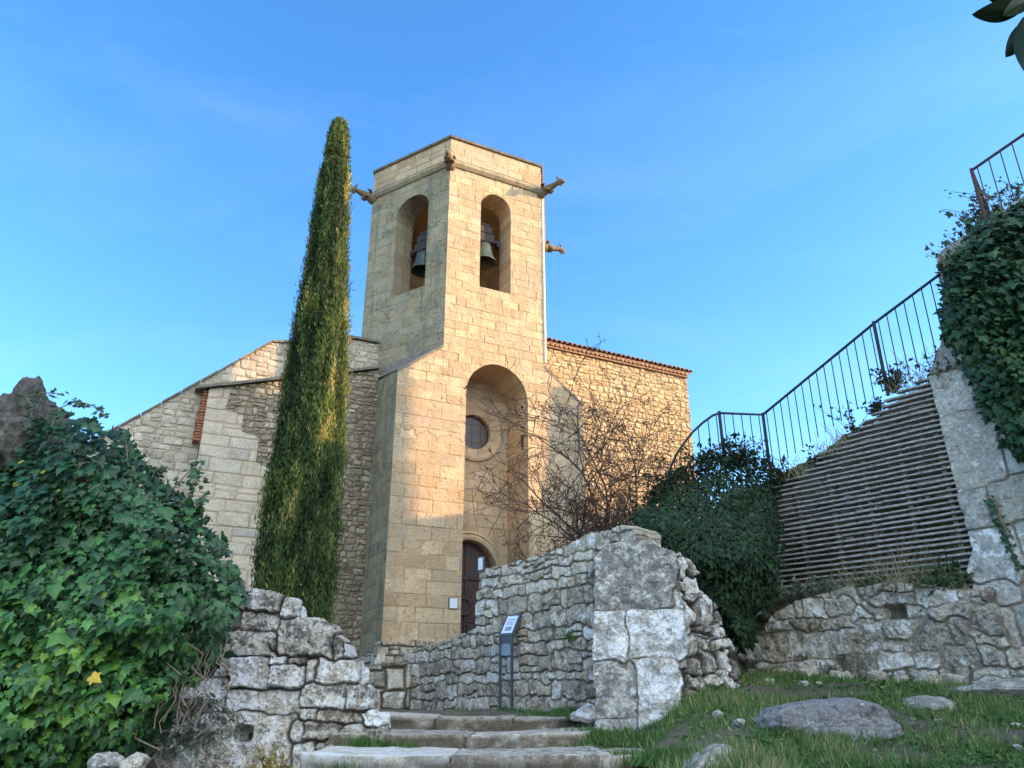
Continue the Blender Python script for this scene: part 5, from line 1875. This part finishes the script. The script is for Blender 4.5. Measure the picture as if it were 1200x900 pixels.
def branch(mbx, p, d, L, r, lev, droop):
    n = max(3, int(L / 0.11))
    pts = [p]
    rad = [r]
    d = unit(d)
    for i in range(n):
        d = unit(d + np.array([rb.gauss(0, 0.13), rb.gauss(0, 0.12), rb.gauss(0, 0.12) - droop * (i / n)]))
        pts.append(pts[-1] + d * (L / n))
        rad.append(max(0.0052, r * (1 - 0.75 * (i + 1) / n)))
        if lev < 4 and i > 0:
            pr = (0.88, 0.78, 0.57, 0.33)[lev]
            if rb.random() < pr:
                sdv = unit(np.array([rb.gauss(0, 1), rb.gauss(0, 0.7), rb.gauss(0.15, 0.8)]))
                branch(mb, pts[-1], d * 0.55 + sdv * 0.8, L * rb.uniform(0.26, 0.46), rad[-1] * 0.66, lev + 1, droop * 0.6)
        if lev >= 2 and rb.random() < 0.10:
            lp.append(pts[-1] + np.array([rb.gauss(0, 0.02) for _ in range(3)]))
    mbx.tube(pts, rad, 5 if lev < 2 else 3, caps=False)


base = np.array([1.56, 12.45, 3.2])
for dx, dz, dy, L, dr in [(-0.85, 0.95, -0.1, 2.1, 0.05), (-0.75, 0.6, -0.35, 1.9, 0.10), (-0.55, 1.0, 0.2, 2.9, 0.04), (-0.25, 1.0, -0.1, 3.1, 0.02), (0.05, 1.0, 0.1, 3.3, 0.02), (0.22, 1.0, -0.1, 3.4, 0.03),
                          (0.42, 1.0, 0.2, 3.3, 0.05), (0.62, 1.0, -0.1, 3.1, 0.06), (0.85, 1.0, 0.1, 2.7, 0.08), (-0.9, 0.6, 0.2, 1.9, 0.08), (0.5, 0.9, 0.0, 2.5, 0.05), (-0.1, 1.0, 0.3, 2.6, 0.02), (-0.45, 0.9, -0.3, 2.5, 0.06)]:
    branch(trunkmb, base + np.array([rb.uniform(-0.15, 0.25), rb.uniform(-0.12, 0.12), 0]), np.array([dx * 1.0, dy, dz]), L * 0.95, rb.uniform(0.020, 0.034), 0, dr)
trunkmb.build('stems', M['twig'], t)
mb.build('twigs', M['twig'], t)
lp = np.array(lp)
n = len(lp)
g5 = np.random.default_rng(3)
leaves(lm_, lp, g5.normal(0, 1, (n, 3)), g5.normal(0, 1, (n, 3)), 0.045 * np.exp(g5.normal(0, 0.3, n)), g5.random(n), SIM_V, SIM_F, g5.random(n))
lm_.build('withered_leaves', M['bush'], t)


# --- small plants
def clump(name, label, cat, c, rad, h, n, mat, T, F_, size, seed, spread=0.6, valmax=1.0, stemmat=None, group=None, gz=True, hang=0.0):
    g6 = np.random.default_rng(seed)
    t = thing(name, label, cat, c, group)
    mb, sm_ = MB(), MB()
    ns = max(6, n // 14)
    for k in range(ns):
        q0 = np.array(c) + np.array([g6.normal(0, rad * 0.35), g6.normal(0, rad * 0.3), -0.05])
        d = unit([g6.normal(0, spread), g6.normal(-0.1, spread * 0.8), 1.0 - hang * 1.4])
        L = h * g6.uniform(0.5, 1.1)
        pts = [q0]
        for i in range(5):
            d = unit(d + g6.normal(0, 0.10, 3) + np.array([0, 0, -hang * 0.25 - 0.03]))
            pts.append(pts[-1] + d * L / 5)
        sm_.tube(pts, [0.006, 0.005, 0.004, 0.004, 0.003, 0.002], 4, caps=False)
        m = max(2, n // ns)
        ti = g6.random(m) * 4.9 + 0.05
        ii_ = ti.astype(int)
        pa = np.array(pts)
        q = pa[ii_] + (pa[np.minimum(ii_ + 1, 5)] - pa[ii_]) * (ti - ii_)[:, None]
        leaves(mb, q + g6.normal(0, size * 0.2, (m, 3)), g6.normal(0, 1, (m, 3)) + [0, -0.5, 0.5], g6.normal(0, 1, (m, 3)) + d * 0.8, size * np.exp(g6.normal(0, 0.3, m)), g6.random(m) * valmax, T, F_, g6.random(m))
    mb.build('leaves', mat, t)
    sm_.build('stems', stemmat or M['vine'], t)
    return t


led = lambda x, y: FRW.p(*FRW.px(x, y), 0.16)
clump('grey_shrublet', 'grey-green shrublet on the left end of the bank wall ledge', 'shrub', led(906, 722), 0.3, 0.45, 420, M['sage'], SPR_V, SPR_F, 0.09, 301)
clump('grey_shrublet', 'low grey-green shrublet at the foot of the slats by the dark bush', 'shrub', led(938, 700), 0.35, 0.34, 420, M['sage'], SPR_V, SPR_F, 0.08, 302)
clump('grey_shrublet', 'sparse grey-green shrublet midway along the foot of the slats', 'shrub', led(985, 692), 0.35, 0.30, 320, M['sage'], SPR_V, SPR_F, 0.075, 303)
clump('green_shrublet', 'bushy green shrublet at the right end of the bank wall ledge', 'shrub', led(1112, 690), 0.35, 0.42, 520, M['ivy_dark'], SPR_V, SPR_F, 0.085, 304)
clump('green_shrublet', 'small dark green shrublet above the drain hole', 'shrub', led(1030, 690), 0.25, 0.28, 260, M['ivy_dark'], SPR_V, SPR_F, 0.07, 305)


def straw_tuft(label, c, rad, h, n, seed, group=None, flop=0.35):
    g7 = np.random.default_rng(seed)
    mb = MB()
    for k in range(n):
        q = np.array(c) + np.array([g7.normal(0, rad), g7.normal(0, rad * 0.4), -0.04])
        d = unit([g7.normal(0, flop), g7.normal(-0.05, flop * 0.7), 1])
        L = h * g7.uniform(0.4, 1.1)
        pts = [q]
        for i in range(4):
            d = unit(d + g7.normal(0, 0.08, 3) + [d[0] * 0.12, 0, -0.06])
            pts.append(pts[-1] + d * L / 4)
        mb.tube(pts, [0.004, 0.0035, 0.003, 0.0025, 0.0015], 3, (g7.random(), 1, g7.random(), 1), caps=False)
    o = mb.build('dry_grass_tuft', M['straw'], None, c)
    tag(o, label, 'dry grass', group)


straw_tuft('dry straw tuft at the foot of the slats above the drain hole', led(1052, 690), 0.16, 0.62, 70, 311)
straw_tuft('tall dry straw tuft in front of the right end of the slats', led(1090, 692), 0.18, 0.72, 80, 312)
straw_tuft('thin dry straw tuft in front of the middle of the slats', led(1012, 694), 0.15, 0.5, 45, 313)
topp = lambda x, y: FRW.p(*FRW.px(x, y), -0.12)
straw_tuft('dry grass under the railing near its second bend', topp(935, 556), 0.16, 0.42, 45, 314)
straw_tuft('dry grass under the middle of the climbing railing', topp(985, 520), 0.16, 0.45, 45, 315)
straw_tuft('dry grass growing where the railing meets the ivy', topp(1088, 440), 0.14, 0.5, 45, 316)
clump('terrace_shrub', 'small dark leafy shrub against the railing post above the slats', 'shrub', topp(1042, 452), 0.16, 0.48, 380, M['bush'], SIM_V, SIM_F, 0.065, 321)
clump('terrace_shrub', 'spindly shrub poking through the middle of the railing', 'shrub', topp(997, 502), 0.10, 0.62, 150, M['bush'], SIM_V, SIM_F, 0.055, 322)
clump('terrace_shrub', 'low leafy shrub under the railing above the left slats', 'shrub', topp(958, 540), 0.16, 0.34, 200, M['bush'], SIM_V, SIM_F, 0.06, 323)
clump('terrace_shrub', 'low dark scrub along the stepped top of the slats near the left bend', 'shrub', topp(918, 562), 0.22, 0.30, 280, M['bush'], SIM_V, SIM_F, 0.06, 325)
clump('terrace_shrub', 'dark scrub on the stepped slats just left of the railing post', 'shrub', topp(1022, 478), 0.18, 0.24, 240, M['bush'], SIM_V, SIM_F, 0.055, 326)
straw_tuft('dry straw on the stepped slats between the two middle railing shrubs', topp(975, 530), 0.22, 0.30, 70, 327)
straw_tuft('dry straw below the ivy at the top step of the slats', topp(1068, 455), 0.18, 0.32, 70, 328)
clump('terrace_shrub', 'brownish shrub between railing and ivy above the masonry corner', 'shrub', topp(1105, 440), 0.22, 0.5, 300, M['bush'], SIM_V, SIM_F, 0.06, 324)
lwp = lambda x, y, h=0.22: at(x, y, 7.55)
clump('grey_weed', 'grey-green weed trailing over the rounded rock under the ivy', 'weed', lwp(232, 812, 0.2), 0.30, 0.5, 620, M['sage'], SPR_V, SPR_F, 0.06, 331, spread=0.9, hang=0.75)
clump('grey_weed', 'lower grey-green weed spreading over the rock at the bottom edge', 'weed', lwp(215, 855, 0.2), 0.3, 0.38, 520, M['sage'], SPR_V, SPR_F, 0.06, 332, spread=0.9, hang=0.6)
lwp = lambda x, y, h=0.22: at(x, y, 7.7)
clump('yellowing_weed', 'yellowing weed below the drain hole of the dry stone wall', 'weed', lwp(322, 908, 0.2), 0.14, 0.30, 240, M['yellowing'], SIM_V, SIM_F, 0.05, 333)
clump('wall_fern', 'tiny green plant growing from a joint of the rubble wall', 'plant', FR.p(*FR.px(671, 748), 0.03), 0.05, 0.16, 60, M['ivy'], SIM_V, SIM_F, 0.05, 334)
clump('bank_weed', 'pale green weed hanging on the face of the bank wall', 'weed', FLOW.p(*FLOW.px(972, 790), 0.06), 0.1, 0.2, 130, M['sage'], SIM_V, SIM_F, 0.05, 335)

# --- grass
gen = np.random.default_rng(9)


def scatter(n, x0, x1, y0, y1, keep):
    X = x0 + gen.random(n) * (x1 - x0)
    Y = y0 + gen.random(n) * (y1 - y0)
    m = keep(X, Y)
    X, Y = X[m], Y[m]
    return np.stack([X, Y, terrain_z(X, Y) - 0.01], 1)


def lawn_mask(X, Y):
    dW = (X - PR[0]) * (-FRW.N[0]) + (Y - PR[1]) * (-FRW.N[1])
    nz = fbm(X * 1.6, Y * 1.6, 0.2, 4, 91)
    return (dW < -0.36) & (nz + gen.normal(0, 0.22, len(X)) > 0.03) & ((Y < 9.0) | (X > 2.1))


mb = MB()
P = scatter(120000, 1.15, 7.0, 6.0, 11.8, lawn_mask)
n = len(P)
nz = fbm(P[:, 0] * 2.2, P[:, 1] * 2.2, 4.2, 3, 95)
leaves(mb, P, np.stack([gen.normal(0, 1, n), gen.normal(-0.6, 1, n), np.full(n, 0.25)], 1), np.stack([gen.normal(0, 0.5, n), gen.normal(0, 0.5, n), np.ones(n)], 1),
       gen.uniform(0.03, 0.13, n) * (1 + 0.8 * nz), np.clip(0.42 + 0.6 * nz + gen.normal(0, 0.22, n), 0, 1) + (gen.random(n) < 0.09) * 0.6, BLD_V * [1.6, 1, 1], BLD_F, gen.random(n))
# broad leaved weeds in the turf
P = scatter(16000, 1.3, 7.0, 6.0, 11.5, lawn_mask)
n = len(P)
leaves(mb, P + [0, 0, 0.03], np.stack([gen.normal(0, 0.5, n), gen.normal(-0.2, 0.5, n), np.ones(n)], 1), gen.normal(0, 1, (n, 3)), gen.uniform(0.03, 0.085, n), gen.random(n) * 0.8, SIM_V * [1.7, 1, 1], SIM_F, gen.random(n))
g_ = mb.build('grass', M['grass'])
tag(g_, kind='stuff')
# grass at the foot of the walls and in the angles of the steps
mb = MB()


def line_tufts(p0, p1, n, w, h, zoff=0.0, zfix=None):
    tt = gen.random(n)
    c = np.array(p0)[None] + (np.array(p1) - np.array(p0))[None] * tt[:, None]
    c = c + np.stack([gen.normal(0, w, n), gen.normal(0, w * 0.6, n), np.zeros(n)], 1)
    if zfix is None:
        c[:, 2] = terrain_z(c[:, 0], c[:, 1]) - 0.01 + zoff
    k = 0.35 + 0.65 * sstep(-0.25, 0.35, fbm(c[:, 0] * 3, c[:, 1] * 3, 0.1, 2, 97))
    leaves(mb, c, np.stack([gen.normal(0, 1, n), gen.normal(-0.6, 1, n), np.full(n, 0.2)], 1), np.stack([gen.normal(0, 0.45, n), gen.normal(-0.1, 0.45, n), np.ones(n)], 1),
           gen.uniform(0.4, 1.1, n) * h * k, np.clip(gen.normal(0.35, 0.25, n), 0, 1), BLD_V * [1.8, 1, 1], BLD_F, gen.random(n))


line_tufts((-0.75, 11.95, 1.42), (1.0, 10.0, 1.42), 1800, 0.10, 0.11, zfix=1)
line_tufts((0.3, 10.3, 1.40), (1.1, 9.4, 1.38), 1500, 0.14, 0.13, zfix=1)
line_tufts((0.75, 8.6, 1.22), (1.5, 8.3, 1.16), 2600, 0.16, 0.16, zfix=1)
line_tufts((-1.75, 8.1, 1.13), (-0.9, 8.12, 1.13), 2200, 0.06, 0.16, zfix=1)
line_tufts((0.2, 8.12, 1.14), (0.95, 8.2, 1.14), 1300, 0.06, 0.13, zfix=1)
line_tufts((-1.5, 6.9, 0.93), (1.1, 6.85, 0.93), 3600, 0.07, 0.20, zfix=1)
line_tufts((1.0, 7.3, 1.08), (1.6, 7.2, 1.1), 2200, 0.16, 0.14, zfix=1)
g_ = mb.build('grass', M['grass'])
tag(g_, kind='stuff')

# --- branch hanging into the top right corner, from a tree outside the picture
t = thing('overhanging_tree', 'dark leaves of a tree hanging into the top right corner', 'tree', (3.9, 2.1, 0.6))
mb = MB()
mb.tube([(3.9, 2.1, 0.2), (3.85, 2.15, 2.0), (3.7, 2.2, 3.6), (3.75, 2.3, 5.0), (3.9, 2.4, 6.2)], [0.16, 0.13, 0.10, 0.07, 0.03], 10)
mb.build('trunk', M['bark'], t)
mb = MB()
bend = at(1192, -8, 2.5)
mb.tube([(3.72, 2.25, 3.9), (3.2, 2.35, 4.45), (2.7, 2.45, 4.62), bend + np.array([0.03, 0, 0.03]), at(1176, -2, 2.5)], [0.045, 0.03, 0.018, 0.008, 0.004], 8)
for k in range(12):
    a0 = gen.uniform(0, 2 * math.pi)
    mb.tube([(3.8, 2.3, 4.6 + 0.12 * k), (3.8 + 0.6 * math.cos(a0), 2.3 + 0.6 * math.sin(a0), 4.9 + 0.12 * k), (3.8 + 1.0 * math.cos(a0), 2.3 + 1.0 * math.sin(a0), 4.9 + 0.12 * k)], [0.03, 0.015, 0.005], 6)
mb.build('branches', M['bark'], t)
mb = MB()
_q = np.linspace(0, 1, 13)
_w = 0.21 * np.sin(np.pi * _q ** 0.85) ** 0.8
LV = np.array([(w_ * 1.0, y_, -0.03 - 0.10 * y_ * y_ + 0.012 * math.sin(9 * y_)) for y_, w_ in zip(_q, _w)] + [(-w_, y_, -0.03 - 0.10 * y_ * y_ - 0.012 * math.sin(8 * y_)) for y_, w_ in list(zip(_q, _w))[-2:0:-1]] + [(0, 0.4, 0.02)])
LF = [(i, (i + 1) % 24, 24) for i in range(24)]
_unused = np.array([(0, 0, 0), (0.14, 0.15, -0.01), (0.21, 0.38, -0.03), (0.17, 0.65, -0.05), (0, 1, -0.12), (-0.17, 0.65, -0.05), (-0.21, 0.38, -0.03), (-0.14, 0.15, -0.01), (0, 0.4, 0.03)])


def big_leaf(x0, y0, x1, y1, Y, nrm, wid=1.0):
    a, b = at(x0 + 10, y0, Y), at(x1 + 10, y1, Y - 0.03)
    L = np.linalg.norm(b - a)
    leaves(mb, a[None], np.array([nrm]), (b - a)[None], np.array([L]), np.array([gen.random()]), LV * [wid, 1, 1], LF, np.array([0.3]))


big_leaf(1193, 9, 1149, 22, 2.5, (0.1, -0.5, -0.8), 1.0)
big_leaf(1196, 12, 1195, 72, 2.5, (-0.5, -0.8, 0.1), 0.8)
big_leaf(1190, -6, 1168, 3, 2.48, (0.1, -0.5, -0.8), 1.1)
big_leaf(1206, 20, 1186, 42, 2.52, (-0.3, -0.8, -0.3), 1.2)
big_leaf(1200, -4, 1178, 10, 2.45, (0.2, -0.9, -0.3), 1.0)
big_leaf(1215, 8, 1240, 60, 2.5, (0.1, -0.9, 0.2), 1.0)
n = 900
a0 = gen.random(n) * 2 * math.pi
rr_ = 1.1 * np.sqrt(gen.random(n))
P = np.stack([3.9 + rr_ * np.cos(a0), 2.3 + rr_ * np.sin(a0), 4.6 + 2.2 * gen.random(n)], 1)
P = P[P[:, 0] > 3.0 + 0.05 * P[:, 2]]
n = len(P)
leaves(mb, P, gen.normal(0, 0.6, (n, 3)) + [0, 0, 0.6], gen.normal(0, 1, (n, 3)), gen.uniform(0.10, 0.16, n), gen.random(n), LV, LF, gen.random(n))
mb.build('leaves', M['overleaf'], t)
